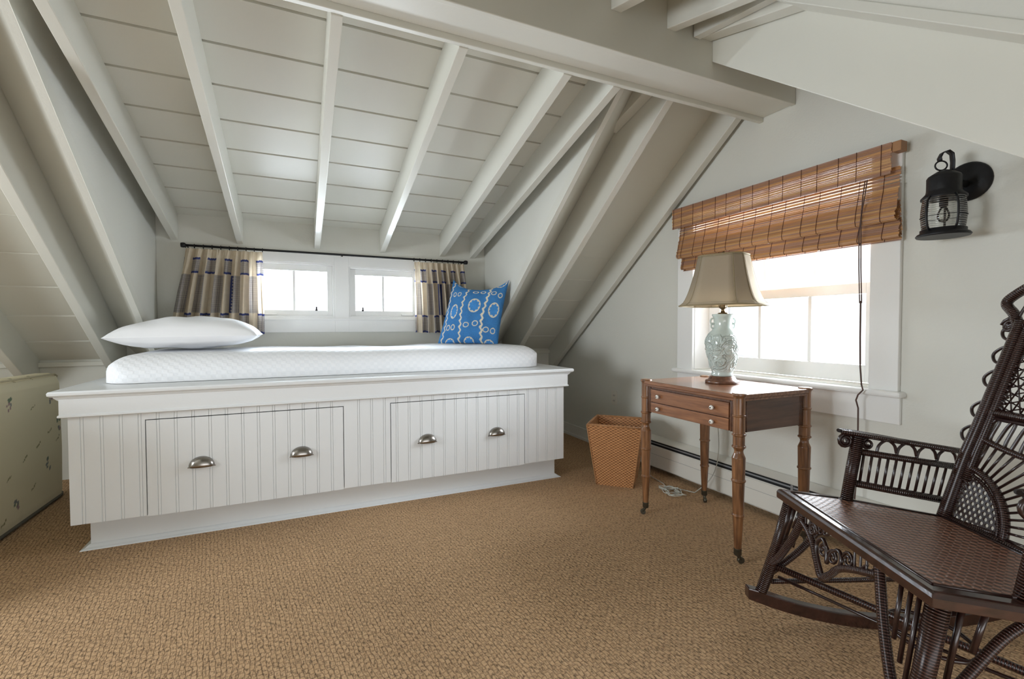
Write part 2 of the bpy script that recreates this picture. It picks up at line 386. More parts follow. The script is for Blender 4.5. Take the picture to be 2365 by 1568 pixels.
ceil = empty('ceiling'); struct(ceil)
def cpart(o): lk(o, ceil); return o
cpart(boards('ceiling_boards', CHL-0.002, CHR+0.002, 1.77, YB+0.02, lambda y: dz(y, 0.175), [2.013 + 0.2347*k for k in range(-1, 8)]))
cpart(boards('ceiling_boards', 1.735, XG, 1.66, YK, lambda y: mz(y, MO), ge_m))
cpart(boards('ceiling_boards', XL, -1.065, 1.66, YK, lambda y: mz(y, MO), [g for g in ge_m]))
ym = [2*YR - g for g in ge_m][::-1]
cpart(boards('ceiling_boards', 1.735, XG, 2*YR-YK, 1.70, lambda y: mz(y, MO), ym))
cpart(boards('ceiling_boards', XL, CHL, 2*YR-YK, 1.70, lambda y: mz(y, MO), ym))
cpart(boards('ceiling_boards', CHL, 1.60, -0.42, 1.60, lambda y: fz(y, 0.17), [1.40 - 0.2347*k for k in range(8)]))

# walls
def wall_holes(name, mapf, a0, a1, b0, b1, holes, mat):
    # wall slab in (a,b) with rectangular holes; mapf(a,b,side)->xyz
    bb = MB(); A = sorted({a0, a1, *[h[0] for h in holes], *[h[1] for h in holes]})
    for i in range(len(A)-1):
        am = (A[i]+A[i+1])/2; hs = sorted([(h[2], h[3]) for h in holes if h[0] < am < h[1]])
        lo = b0
        for h in hs + [(b1, b1)]:
            if h[0] > lo + 1e-6:
                q = [(A[i], lo), (A[i+1], lo), (A[i+1], h[0]), (A[i], h[0])]
                bb.prism(q, lambda a, z: mapf(a, z, 0), lambda a, z: mapf(a, z, 1))
            lo = h[1]
    return bb.build(name, mat)
W1 = (-0.283, 0.258, 1.075, 1.47); W2 = (0.357, 0.897, 1.075, 1.455)
struct(wall_holes('wall_back', lambda a, z, s: (a, YB + 0.16*s, z), CHL, CHR, 0.0, 1.78, [W1, W2], WALL))
b = MB(); b.box(XL, CHL+0.001, YK, YK+0.1, 0, 0.80); b.box(CHR-0.001, XG, YK, YK+0.1, 0, 0.80)
b.box(-1.12, CHL+0.001, YK, YK+0.1, 0.80, 1.3); b.box(CHR-0.001, 1.79, YK, YK+0.1, 0.80, 1.3)
b.box(CHL-0.04, CHL-0.002, YB+0.001, YK, 0, 1.3); b.box(CHR+0.002, CHR+0.04, YB+0.001, YK, 0, 1.3)
struct(b.build('wall_back', WALL))
# gable wall with window opening: rectangle strips up to roof
GW = (1.215, 2.225, 0.73, 1.70)
b = MB()
def gable_strip(y0, y1, zlo):
    b.px([(y0, zlo), (y1, zlo), (y1, mz(y1, MO+0.02)), (y0, mz(y0, MO+0.02))], XG, XG+0.22)
for y0, y1 in ((2*YR-YK-0.1, GW[0]), (GW[1], YK+0.1)): gable_strip(y0, min(y1, YR) if y0 < YR < y1 else y1, 0.0)
b.px([(GW[0], 0), (GW[1], 0), (GW[1], GW[2]), (GW[0], GW[2])], XG, XG+0.22)
b.px([(GW[0], GW[3]), (GW[1], GW[3]), (GW[1], mz(GW[1], MO+0.02)), (YR, mz(YR, MO+0.02)), (GW[0], mz(GW[0], MO+0.02))], XG, XG+0.22)
struct(b.build('wall_right', WALL))
b = MB(); LW = (0.85, 2.15, 0.75, 1.65)
b.px([(2*YR-YK, 0), (LW[0], 0), (LW[0], mz(LW[0], MO)), (2*YR-YK, mz(2*YR-YK, MO))], XL-0.1, XL)
b.px([(LW[1], 0), (YK, 0), (YK, mz(YK, MO)), (LW[1], mz(LW[1], MO))], XL-0.1, XL)
b.px([(LW[0], 0), (LW[1], 0), (LW[1], LW[2]), (LW[0], LW[2])], XL-0.1, XL)
b.px([(LW[0], LW[3]), (LW[1], LW[3]), (LW[1], mz(LW[1], MO)), (YR, mz(YR, MO)), (LW[0], mz(LW[0], MO))], XL-0.1, XL)
struct(b.build('wall_left', WALL))
# dormer cheeks
b = MB()
for x0, x1 in ((CHL-0.03, CHL-0.001), (CHR+0.001, CHR+0.03)):
    yt = 1.79
    b.px([(yt, mz(yt, 0.048)), (YB+0.02, mz(YB+0.02, 0.048)), (YB+0.02, dz(YB+0.02, 0.2)), (yt, dz(yt, 0.2))], x0, x1)
struct(b.build('wall_dormer_cheeks', WALL))
b = MB()
b.px([(1.57, fz(1.57, 0.0)), (1.57, fz(1.57, 0.19)), (-0.42, fz(-0.42, 0.19)), (-0.42, mz(-0.42, 0.27)), (1.20, mz(1.20, 0.27))], 1.603, 1.64)
b.px([(1.57, fz(1.57, 0.0)), (1.57, fz(1.57, 0.19)), (-0.42, fz(-0.42, 0.19)), (-0.42, mz(-0.42, 0.27)), (1.20, mz(1.20, 0.27))], CHL-0.04, CHL)
struct(b.build('wall_front_cheeks', WALL))

b = MB(); b.px([(-0.46, 0.62), (-0.42, 0.62), (-0.42, fz(-0.42, 0.19)), (-0.46, fz(-0.46, 0.19))], CHL-0.04, 1.64)  # unseen, added to block front light from the upper room; open below
b.box(1.64, XG, -0.70, -0.65, 0, 0.80); b.box(XL, CHL-0.04, -0.70, -0.65, 0, 0.80)
struct(b.build('wall_front_light_block', WALL))
# ------------------------------------------------------------------ rafters and ridge beam (painted timber trim)
nt_ = [0]
def trim(b, label, cat='rafter', group=None, mat=PAINTG, bevel=0.003):
    nt_[0] += 1
    return struct(b.build('trim_%d' % nt_[0], mat, bevel=bevel), label, cat, group)
b = MB()
b.box(XL, XG-0.001, 1.60, 1.757, 2.123, 2.50)
b.box(XL, XG-0.001, 1.577, 1.60, 2.117, 2.50); b.box(XL, XG-0.001, 1.757, 1.782, 2.100, 2.50)
trim(b, 'long white boxed ridge beam crossing the whole ceiling', 'beam')
names = ['leftmost', 'second from the left', 'middle, nearly upright in view,', 'third from the right', 'second from the right', 'rightmost']
for (x0, x1), nm in zip([(-0.750, -0.708), (-0.372, -0.332), (0.120, 0.162), (0.590, 0.630), (1.066, 1.108), (1.328, 1.372)], names):
    b = MB(); b.px([(1.782, dz(1.782)), (YB, dz(YB)), (YB, dz(YB, 0.178)), (1.782, dz(1.782, 0.178))], x0, x1)
    trim(b, 'white sloping rafter over the bed, %s of the six dormer rafters' % nm, 'rafter', 'dormer rafters above the bed')
def rake(x0, x1, off0, off1, y0, y1):
    b = MB(); b.px([(y0, mz(y0, off0)), (y1, mz(y1, off0)), (y1, mz(y1, off1)), (y0, mz(y0, off1))], x0, x1); return b
def chamfer(xa, xb):   # sloping board closing the gap between dormer cheek and the deep rafter
    y0, y1 = 1.80, YK; b = MB(); sec = [(xa, 0.045), (xb, 0.32), (xb, 0.37), (xa, 0.12)]; v = []
    for y in (y0, y1):
        for x, o in sec: v.append((x, y, mz(y, o)))
    b.add(v, [(0, 1, 2, 3), (7, 6, 5, 4), (0, 4, 5, 1), (1, 5, 6, 2), (2, 6, 7, 3), (3, 7, 4, 0)]); return b
trim(chamfer(1.46, 1.7305), 'grey-shaded steep sloping board below the right dormer cheek')
trim(rake(1.73, 1.775, 0.0, 0.36, 1.782, YK), 'deep steep white rafter right of the blue cushion')
trim(rake(2.226, 2.273, 0.0, 0.235, 1.782, YK), 'steep white rafter running down beside the gable wall')
trim(chamfer(-0.83, -1.0605), 'steep sloping board below the left dormer cheek')
trim(rake(-1.105, -1.06, 0.0, 0.36, 1.782, YK), 'deep steep white rafter above the left end of the bed')
trim(rake(-1.555, -1.51, 0.0, 0.235, 1.782, YK), 'steep rafter at the far left edge of the room')
b = MB(); b.px([(1.782, 2.273), (2.285, 2.140), (2.285, 2.20), (1.782, 2.50)], 1.665, 1.729)
trim(b, 'short rafter stub under the ridge beam at the right dormer cheek')
b = MB(); b.px([(1.577, fz(1.577, 0.01)), (1.577, fz(1.577, 0.17)), (1.0, fz(1.0, 0.17)), (1.0, fz(1.0, 0.01))], 1.645, 1.712)
trim(b, 'short shallow rafter piece at the upper right against the broad white panel')
b = MB(); y0, y1 = -0.644, 1.577
b.px([(y1, mz(y1, -0.028)), (y1, mz(y1, 0.31)), (y0, mz(y0, 0.31)), (y0, mz(y0, -0.028))], 1.722, 1.775)
trim(b, 'broad white rafter face filling the upper right corner', 'rafter')
b = MB(); b.px([(1.18, mz(1.18, 0.262)), (1.18, mz(1.18, 0.30)), (y0, mz(y0, 0.30)), (y0, mz(y0, 0.262))], 1.60, 1.722)
trim(b, 'narrow pale ledge running along the top of the broad upper right panel')
for i, x in enumerate((1.455, 1.163, 0.70, 0.24, -0.22, -0.68)):
    b = MB(); b.px([(1.577, fz(1.577)), (1.577, fz(1.577, 0.172)), (-0.40, fz(-0.40, 0.172)), (-0.40, fz(-0.40))], x, x+0.049)
    if i < 2: trim(b, ['white rafter meeting the ridge beam at the top right, nearer the gable wall', 'white rafter meeting the ridge beam at the top edge of the picture'][i])
    else: trim(b, 'white rafter of the front dormer behind the camera', 'rafter', 'front dormer rafters out of view')
b = MB()   # window wall casing behind the rod: flat board with two openings
b = MB()
def rects_minus(a0, a1, z0, z1, holes, y0, y1):
    A = sorted({a0, a1, *[h[0] for h in holes], *[h[1] for h in holes]})
    for i in range(len(A)-1):
        am = (A[i]+A[i+1])/2; lo = z0
        for h in sorted([(h[2], h[3]) for h in holes if h[0] < am < h[1]]) + [(z1, z1)]:
            if h[0] > lo: b.box(A[i], A[i+1], y0, y1, lo, h[0])
            lo = h[1]
rects_minus(-0.40, 1.01, 0.962, 1.535, [W1, W2], YB-0.016, YB)
b.box(-0.43, 1.04, YB-0.028, YB, 1.052, 1.066)
trim(b, 'flat white window casing board behind the bed', 'window trim', mat=TRIMW, bevel=0.002)
b = MB(); b.box(XL, -1.0, YK-0.02, YK, 0.745, 0.775); b.box(1.52, XG, YK-0.02, YK, 0.745, 0.775)
trim(b, 'narrow capping strip along the low knee wall', 'trim')

# dormer windows
def dormer_window(n, w, muntin, latch, left):
    r = empty('window_%d' % n, ((w[0]+w[1])/2, YB, w[2])); struct(r)
    x0, x1, z0, z1 = w
    b = MB(); t = 0.013; y0, y1 = YB-0.006, YB+0.10
    b.box(x0, x0+t, y0, y1, z0, z1); b.box(x1-t, x1, y0, y1, z0, z1); b.box(x0+t, x1-t, y0, y1, z0, z0+t*0.7); b.box(x0+t, x1-t, y0, y1, z1-t, z1)
    lk(b.build('window_frame', TRIMW, bevel=0.002), r)
    b = MB(); s = 0.038; a0, a1, c0, c1 = x0+t, x1-t, z0+t*0.7, z1-t; y0, y1 = YB+0.022, YB+0.056
    b.box(a0, a0+s, y0, y1, c0, c1); b.box(a1-s, a1, y0, y1, c0, c1); b.box(a0+s, a1-s, y0, y1, c0, c0+0.040); b.box(a0+s, a1-s, y0, y1, c1-0.045, c1)
    b.box(muntin-0.008, muntin+0.008, y0+0.006, y1-0.006, c0+0.04, c1-0.045)
    sash = lk(b.build('sash', TRIMW, bevel=0.002), r)
    b = MB(); b.box(a0+s-0.005, a1-s+0.005, YB+0.036, YB+0.040, c0+0.035, c1-0.04)
    lk(b.build('pane', PANE), r)
    b = MB(); b.box(latch-0.008, latch+0.008, YB-0.006, YB+0.022, z0+0.046, z0+0.056); b.box(latch-0.005, latch+0.005, YB-0.012, YB-0.004, z0+0.050, z0+0.074)
    lk(b.build('latch', BRONZE, bevel=0.001), r)
    b = MB(); q = x0+0.06 if left else x1-0.14; b.box(q, q+0.09, YB-0.002, YB+0.022, z0+0.014, z0+0.026)
    lk(b.build('hinge_arm', TRIMW, bevel=0.001), r)
dormer_window(1, W1, -0.018, 0.130, True)
dormer_window(2, W2, 0.617, 0.458, False)

# gable window
gw = empty('window_3', (XG, 1.72, 0.70)); struct(gw)
gy0, gy1, gz0, gz1 = GW
b = MB(); b.box(XG-0.001, XG+0.2, gy0-0.001, gy0+0.004, gz0, gz1); b.box(XG-0.001, XG+0.2, gy1-0.004, gy1+0.001, gz0, gz1); b.box(XG-0.001, XG+0.2, gy0+0.004, gy1-0.004, gz1-0.004, gz1+0.01)
lk(b.build('jamb', TRIMW), gw)
b = MB(); b.box(XG-0.02, XG, gy0-0.113, gy0, 0.712, 1.735); b.box(XG-0.02, XG, gy1, gy1+0.13, 0.712, 1.735); b.box(XG-0.02, XG, gy0, gy1, gz1, 1.735)
lk(b.build('casing', TRIMW, bevel=0.003), gw)
b = MB(); b.px([(gy0-0.135, 0.700), (gy1+0.155, 0.700), (gy1+0.155, 0.726), (gy0-0.135, 0.726)], XG-0.05, XG+0.13)
lk(b.build('sill', TRIMW, bevel=0.010), gw)
b = MB(); b.box(XG-0.018, XG, gy0-0.12, gy1+0.13, 0.585, 0.700)
lk(b.build('apron', TRIMW, bevel=0.003), gw)
def sash(name, xs, z0, z1, rb, rt, muns):
    b = MB(); y0, y1 = gy0+0.004, gy1-0.004
    b.box(xs, xs+0.035, y0, y0+0.085, z0, z1); b.box(xs, xs+0.035, y1-0.085, y1, z0, z1)
    b.box(xs, xs+0.035, y0+0.085, y1-0.085, z0, z0+rb); b.box(xs, xs+0.035, y0+0.085, y1-0.085, z1-rt, z1)
    for m in muns: b.box(xs+0.006, xs+0.030, m-0.009, m+0.009, z0+rb, z1-rt)
    s = lk(b.build(name, TRIMW, bevel=0.002), gw)
    b = MB(); b.box(xs+0.016, xs+0.020, y0+0.08, y1-0.08, z0+rb-0.005, z1-rt+0.005)
    g = b.build('pane', PANE); g.parent = s; pass
mun = (1.572, 1.862)
sash('lower_sash', XG+0.12, gz0+0.004, 1.205, 0.082, 0.052, mun)
sash('upper_sash', XG+0.158, 1.165, gz1-0.004, 0.045, 0.05, (1.572, 1.862))

# baseboard
b = MB(); b.px([(2.76, 0), (YK, 0), (YK, 0.10), (2.76, 0.10)], XG-0.016, XG); b.px([(2.76, 0), (YK, 0), (YK, 0.022), (2.76, 0.022)], XG-0.032, XG)
struct(b.build('baseboard_right', HEATER, bevel=0.003))

# ------------------------------------------------------------------ baseboard heater
ht = tag(empty('baseboard_heater', (2.26, 1.4, 0)), 'long low cream hot-water baseboard heater under the gable window', 'heater')
b = MB(); HY0, HY1 = 0.1, 2.76
b.px([(HY0, 0.03), (HY1, 0.03), (HY1, 0.232), (HY0, 0.232)], XG-0.012, XG-0.001)
b.py([(XG-0.012, 0.232), (XG-0.012, 0.222), (XG-0.062, 0.207), (XG-0.066, 0.211)], HY0, HY1)
lk(b.build('back_plate', HEATER), ht)
b = MB(); b.py([(XG-0.070, 0.035), (XG-0.062, 0.030), (XG-0.062, 0.165), (XG-0.058, 0.172), (XG-0.062, 0.177), (XG-0.070, 0.170)], HY0, HY1)
lk(b.build('front_cover', HEATER), ht)
b = MB(); b.py([(XG-0.061, 0.1895), (XG-0.057, 0.188), (XG-0.053, 0.195), (XG-0.057, 0.1965)], HY0, HY1)
for y in (0.5, 1.52, 2.1): b.box(XG-0.064, XG-0.04, y, y+0.012, 0.176, 0.206)
lk(b.build('damper_strip', ALU), ht)
b = MB(); b.box(XG-0.045, XG-0.013, HY0, HY1, 0.04, 0.198); lk(b.build('gap_shade_fill', DARKGAP), ht)  # near-black fill puts the damper gap's shade into the colour
b = MB(); b.box(XG-0.0708, XG-0.069, 1.478, 1.482, 0.035, 0.168); b.box(XG-0.0708, XG-0.069, HY0, HY1, 0.118, 0.1195)
lk(b.build('seam', ALU), ht)

# ------------------------------------------------------------------ built-in daybed
bed = tag(empty('daybed', (0.33, 3.2, 0)), 'built-in white beadboard daybed with drawers below the dormer windows', 'bed')
b = MB()
b.box(-0.943, 1.610, 2.600, YB-0.004, 0.7005, 0.7275)
prof = [(0.0, 0.728), (-0.010, 0.7285), (-0.014, 0.722), (-0.013, 0.712), (-0.006, 0.706), (0.002, 0.703), (0.006, 0.696), (0.012, 0.688), (0.022, 0.684), (0.022, 0.70)]
def mould(b, prof, x0, x1, yf):    # profile (inset, z) along front with returns on both ends
    n = len(prof); v = []
    for ins, z in prof: v.append((x0+ins, YB-0.05, z))
    for ins, z in prof: v.append((x0+ins, yf+ins, z))
    for ins, z in prof: v.append((x1-ins, yf+ins, z))
    for ins, z in prof: v.append((x1-ins, YB-0.05, z))
    f = []
    for r in range(3):
        for i in range(n): j = (i+1) % n; f.append((r*n+i, r*n+j, (r+1)*n+j, (r+1)*n+i))
    f += [tuple(range(n)), tuple(range(3*n, 4*n))[::-1]]
    b.add(v, f)
mould(b, prof, -0.945, 1.612, 2.598)
lk(b.build('platform_top', BEDP), bed)
b = MB(); prof = [(0.002, 0.695), (0.0, 0.695), (0.0, 0.626), (-0.004, 0.624), (-0.005, 0.616), (0.0, 0.613), (0.03, 0.613), (0.03, 0.695)]
mould(b, prof, -0.928, 1.592, 2.606)
lk(b.build('frieze', BEDP), bed)
# beaded panel faces: profile in x with double beads every 67.8 mm
def bead_profile(x0, x1, yf, dep=0.0032):
    p = [(x0, yf)]; k = math.ceil((x0 + 0.859 - 0.012)/0.0678)
    while True:
        c = -0.859 + 0.0678*k; k += 1
        if c > x1 - 0.012: break
        if c < x0 + 0.012: continue
        for dx, d in ((-0.0070, 0), (-0.0055, 1), (-0.0040, 0.15), (0, 0), (0.0040, 0.15), (0.0055, 1), (0.0070, 0)): p.append((c+dx, yf + d*dep))
    p.append((x1, yf)); return p
def bead_panel(b, x0, x1, z0, z1, yf, yb):
    pr = bead_profile(x0, x1, yf); poly = pr + [(x1, yb), (x0, yb)]
    n = len(poly); v = [(x, y, z0) for x, y in poly] + [(x, y, z1) for x, y in poly]; f = []
    for i in range(n): f.append((i, (i+1) % n, n+(i+1) % n, n+i))
    m = len(pr)
    for o_ in (0, n):
        for i in range(m-1):
            f.append((o_+i, o_+i+1, o_+n-2 if i >= m//2 else o_+n-1))
        f.append((o_+m//2, o_+n-2, o_+n-1))
    b.add(v, f)
YF = 2.622
D1, D2, DT = (-0.634, 0.2165), (0.463, 1.288), 0.579
b = MB(); g = 0.002
for x0, x1 in ((-0.905, D1[0]-g), (D1[1]+g, D2[0]-g), (D2[1]+g, 1.571)): bead_panel(b, x0, x1, 0.140, 0.640, YF, YF+0.018)
for x0, x1 in (D1, D2): bead_panel(b, x0-g, x1+g, DT+g, 0.640, YF, YF+0.018)
b.box(-0.905, -0.887, YF+0.018, YB-0.01, 0.14, 0.699); b.box(1.553, 1.571, YF+0.018, YB-0.01, 0.14, 0.699)
b.box(-0.886, 1.552, YF+0.03, YF+0.04, 0.142, 0.65); b.box(-0.90, 1.565, YF+0.0405, YB-0.012, 0.141, 0.150)
lk(b.build('beaded_front', BEDP), bed)
b = MB(); b.box(-0.865, 1.552, 2.708, 2.73, 0, 0.139); b.box(-0.865, -0.845, 2.73, YB-0.01, 0, 0.139); b.box(1.532, 1.552, 2.73, YB-0.01, 0, 0.139)
prof = [(0.001, 0.020), (-0.006, 0.017), (-0.016, 0.008), (-0.030, 0.003), (-0.032, 0.0), (0.001, 0.0)]
mould(b, prof, -0.865, 1.552, 2.708)
lk(b.build('plinth', BEDP), bed)
def cup_pull(x, z):
    b = MB(); n, m = 18, 9; hw, hh, dp = 0.052, 0.048, 0.027
    def f(u, v):
        a = pi*u; t = v*pi/2
        return (x + hw*cos(a), YF - 0.001 - dp*(sin(a)**0.8)*sin(t), z - 0.020 + hh*(sin(a)**0.9)*cos(t)**0.85)
    b.grid(f, n, m)
    b.box(x-0.056, x+0.056, YF-0.002, YF+0.001, z-0.0225, z-0.0195)
    return b.build('handle', NICKEL, solid=0.0018)
for (x0, x1), hx in ((D1, (-0.421, 0.012)), (D2, (0.668, 1.098))):
    b = MB(); bead_panel(b, x0+g, x1-g, 0.136, DT-g, YF-0.001, YF+0.017)
    d = lk(b.build('drawer', BEDP), bed)
    for h in hx:
        hobj = cup_pull(h, 0.360); hobj.parent = d; pass

# rounded soft box
def soft_box(b, x0, x1, y0, y1, z0, z1, r, rb=0.02, n=(60, 30), amp=0.0, seed=0.0, uvs=1.0, sag=0.0):
    # top surface + sides as one sheet: param around
    NX, NY = n
    cx, cy = (x0+x1)/2, (y0+y1)/2; hx, hy = (x1-x0)/2, (y1-y0)/2; H = z1-z0
    ext = H + 0.0
    def P(u, v):
        # unfolded coordinates
        s = (u-0.5)*2*(hx+ext*0.75); t = (v-0.5)*2*(hy+ext*0.75)
        def fold(q, h):   # returns horizontal, drop
            sgn = 1 if q >= 0 else -1; q = abs(q); st = h - r
            if q <= st: return sgn*q, 0.0
            a = (q-st)/r
            if a <= pi/2: return sgn*(st + r*sin(a)), r*(1-cos(a))
            return sgn*h, r + (q - st - r*pi/2)
        X, dx = fold(s, hx); Y, dy = fold(t, hy)
        d = min(H-0.001, sqrt(dx*dx + dy*dy)) if not (dx > r and dy > r) else H-0.001
        z = z1 - d - sag*(1-min(1, d/0.05))*(0.5+0.5*cos(3*pi*u+1))
        # round the vertical corner
        rc = r*1.1; ax, ay = abs(X)-(hx-rc), abs(Y)-(hy-rc)
        if ax > 0 and ay > 0:
            L = math.hypot(ax, ay)
            if L > rc: k = rc/L; X = math.copysign(hx-rc+ax*k, X); Y = math.copysign(hy-rc+ay*k, Y)
        w = noise.noise(Vector((X*3.1+seed, Y*3.1, z*3)))*amp
        return (cx+X*(1+w*0.02), cy+Y, max(z0, z + w*min(1, (z-z0)/0.05)))
    b.grid(P, NX, NY, uvf=lambda u, v: ((u-0.5)*2*(hx+ext*0.75)*uvs, (v-0.5)*2*(hy+ext*0.75)*uvs))
    b.box(x0+0.16, x1-0.16, y0+0.16, y1-0.16, z0+0.001, z0+0.02)
b = MB(); soft_box(b, -0.862, 1.530, 2.812, 3.735, 0.7285, 0.868, 0.128, n=(160, 70), amp=0.010, sag=0.006)
tag(b.build('mattress', COVERLET), 'white quilted mattress cover lying on the built-in daybed', 'mattress')

# pillow
def pillow(b, c, hx, hy, th, pinch=0.12, nx=48, ny=32, noise_a=0.006, seed=0, colf=None, mapf=None, uvf=None):
    def surf(side):
        def f(u, v):
            s, t = 2*u-1, 2*v-1
            e = (max(0.0, (1-s*s)*(1-t*t)))**0.42
            X = s*hx*(1-pinch*(1-t*t)*(abs(s)**3)*0.55); Y = t*hy*(1-pinch*(1-s*s)*(abs(t)**3)*0.55)
            Z = side*th*e + noise_a*noise.noise(Vector((s*2.2+seed, t*2.2, side)))*e
            return mapf(X, Y, Z) if mapf else (c[0]+X, c[1]+Y, c[2]+Z)
        return f
    for sd in (1, -1): b.grid(surf(sd), nx, ny, col=colf, uvf=uvf)
    return b
b = MB()
def pmap(X, Y, Z):
    z = Z if Z > 0 else Z*0.62
    return (-0.548 + X, 3.22 + Y*1.0 + 0.02*X, 0.950 + z + 0.012*X)
pillow(b, (0, 0, 0), 0.345, 0.235, 0.112, mapf=pmap, noise_a=0.02, seed=3)
tag(b.build('pillow', PILLOWM), 'plump plain white pillow at the left end of the daybed', 'pillow')

# blue cushion with batik pattern
def ring(x, y, cx, cy, rx, ry, w):
    d = math.hypot((x-cx)/rx, (y-cy)/ry); return abs(d-1)*min(rx, ry) < w
BLUE, DEEP, CREAM = (0.040, 0.195, 0.47), (0.028, 0.12, 0.34), (0.72, 0.65, 0.50)
def cush_col(u, v):
    x, y = u, v      # u right, v up in 0..1
    nz = noise.noise(Vector((x*60, y*60, 1)))*0.15 + noise.noise(Vector((x*9, y*9, 4)))*0.16
    base = tuple(c*(1+nz) for c in BLUE)
    for k, xc in enumerate((0.06, 0.345, 0.715)):
        xx = xc + 0.020*sin(y*2*pi*1.1 + k) ; zig = abs(((y*11) % 1) - 0.5)*0.060
        w = (0.009, 0.012, 0.016)[k]
        if abs(x - xx - zig + 0.011) < w + 0.006*(((y*11+0.5) % 1) < 0.3): return CREAM
    for cx, cy, rx, ry in ((0.20, 0.46, 0.062, 0.105), (0.535, 0.55, 0.098, 0.105), (0.87, 0.50, 0.088, 0.112), (0.90, 0.985, 0.09, 0.09), (0.21, -0.01, 0.08, 0.075), (0.53, 0.0, 0.085, 0.085), (0.86, -0.02, 0.085, 0.08), (0.52, 1.03, 0.09, 0.08), (0.18, 1.0, 0.07, 0.07)):
        a = atan2(y-cy, x-cx); d = math.hypot((x-cx)/rx, (y-cy)/ry)
        if 0.86 - 0.13*(abs((a*9/(2*pi)) % 1 - 0.5) < 0.22) < d < 1.02: return CREAM
        if d < 0.86: return tuple(c*1.35*(1+nz) for c in BLUE)
    for cx, cy, rx, ry in ((0.15, 0.22, .030, .036), (0.235, 0.225, .030, .036), (0.13, 0.74, .026, .034), (0.22, 0.745, .030, .036), (0.455, 0.26, .042, .034), (0.60, 0.285, .044, .036), (0.50, 0.80, .044, .028), (0.625, 0.80, .040, .028), (0.79, 0.20, .044, .036), (0.905, 0.19, .036, .040), (0.815, 0.77, .040, .034), (0.93, 0.735, .032, .036)):
        if ring(x, y, cx, cy, rx, ry, 0.006): return CREAM
    return base
BLc, BRc, TRc, TLc = Vector((0.965, 3.46, 0.866)), Vector((1.345, 3.185, 0.862)), Vector((1.445, 3.20, 1.350)), Vector((1.125, 3.56, 1.372))
nrm = ((BRc-BLc).cross(TLc-BLc)).normalized()
def cmap(X, Y, Z):
    u, v = (X+1)/2, (Y+1)/2
    q = BLc*(1-u)*(1-v) + BRc*u*(1-v) + TRc*u*v + TLc*(1-u)*v
    q = q - Vector((0, 0, 0.095))*(1-(2*u-1)**2)**1.0*max(0, 2*v-1)**3 
    q = q + nrm*Z
    return (q.x, q.y, max(q.z, 0.874))
b = MB(); pillow(b, (0, 0, 0), 1.0, 1.0, 0.075, pinch=0.10, nx=170, ny=170, mapf=cmap, colf=cush_col, noise_a=0.02, seed=9)
tag(b.build('throw_pillow', CUSHM), 'square blue patterned cushion with cream rings leaning in the right corner of the bed', 'cushion')

# ------------------------------------------------------------------ curtain rod and curtains
rod = tag(empty('curtain_rod', (0.3, 3.665, 1.532)), 'thin black curtain rod with small end caps above the dormer windows', 'curtain rod')
b = MB(); b.tube([(-0.665, 3.667, 1.535), (1.262, 3.667, 1.528)], 0.0075, 10); lk(b.build('rod', BLACKM), rod)
for x, z in ((-0.668, 1.535), (1.265, 1.528)):
    b = MB(); b.lathe([(0.004, -0.014), (0.015, -0.012), (0.017, 0), (0.015, 0.012), (0.004, 0.014)], (x, 3.667, z), 12, 'X'); lk(b.build('finial', BLACKM), rod)
for x, z in ((-0.655, 1.535), (0.307, 1.5315), (1.25, 1.528)):
    b = MB(); b.tube([(x, YB, z), (x, 3.667, z), (x, 3.660, z-0.012)], 0.005, 8); lk(b.build('bracket', BLACKM), rod)
CREAMC, BLUEC = (0.82, 0.72, 0.57), (0.055, 0.075, 0.24)
def curt_col(cu, v):   # cu cloth metres, v from top 0..1
    colw = 0.105; k = int(math.floor(cu/colw)); fu = (cu/colw) % 1; A = k % 2 == 0
    zig = 0.016*(abs(((cu*34) % 1) - 0.5) - 0.25)
    checks = None
    def check():
        a = ((cu*170) % 1) < 0.55; c_ = ((v*100) % 1) < 0.55
        if a and c_: return (0.24, 0.22, 0.25)
        if a or c_: return (0.50, 0.46, 0.42)
        return (0.70, 0.65, 0.56)
    for vv in ((0.115, 0.275, 0.765, 0.985) if A else ()):
        if abs(v - vv - zig) < 0.012: return BLUEC
    if k == 7 and 0.30 < v < 0.75 and (fu < 0.13 + 0.05*(((v*26) % 1) < 0.5) or fu > 0.87): return BLUEC
    if A and (0.115 < v < 0.275 or v > 0.765): return check()
    if not A and 0.30 < v < 0.75: return check()
    n_ = noise.noise(Vector((cu*30, v*30, 0)))*0.05
    return tuple(c*(1+n_) for c in CREAMC)
def curtain(x0t, x1t, x0b, x1b, zt, zb, label, seed, folds):
    r = tag(empty('curtain', ((x0t+x1t)/2, 3.667, zb)), label, 'curtain', 'patchwork curtains on the black rod')
    cw = 1.05
    def f(u, v):
        x = (x0t + (x1t-x0t)*u)*(1-v) + (x0b + (x1b-x0b)*u)*v
        ph = 2*pi*folds*u + 0.9*sin(5*u+seed) + 0.35*sin(2.2*v+seed)
        amp = 0.012 + 0.026*min(1, v*3) + 0.006*sin(9*u+seed)
        gath = 0.006*sin(2*pi*folds*3*u)*max(0, 1-v*9)
        return (x + 0.010*sin(2*ph)*min(1, v*2), 3.662 + amp*sin(ph) + gath - 0.012*v, zt + (zb-zt)*v + 0.004*sin(ph)*v)
    b = MB(); b.grid(f, 420, 240, col=lambda u, v: curt_col(u*cw + seed*0.1, v))
    lk(b.build('cloth', CURTM), r)
    for i in range(folds+1):
        x = x0t + (x1t-x0t)*(i/folds); b = MB()
        b.tube([(x, 3.667 + 0.013*cos(a), 1.534 - (x+0.665)*0.0036 + 0.013*sin(a) - 0.002) for a in [2*pi*k/14 for k in range(14)]], 0.0022, 6, closed=True)
        lk(b.build('ring', BLACKM), rod)
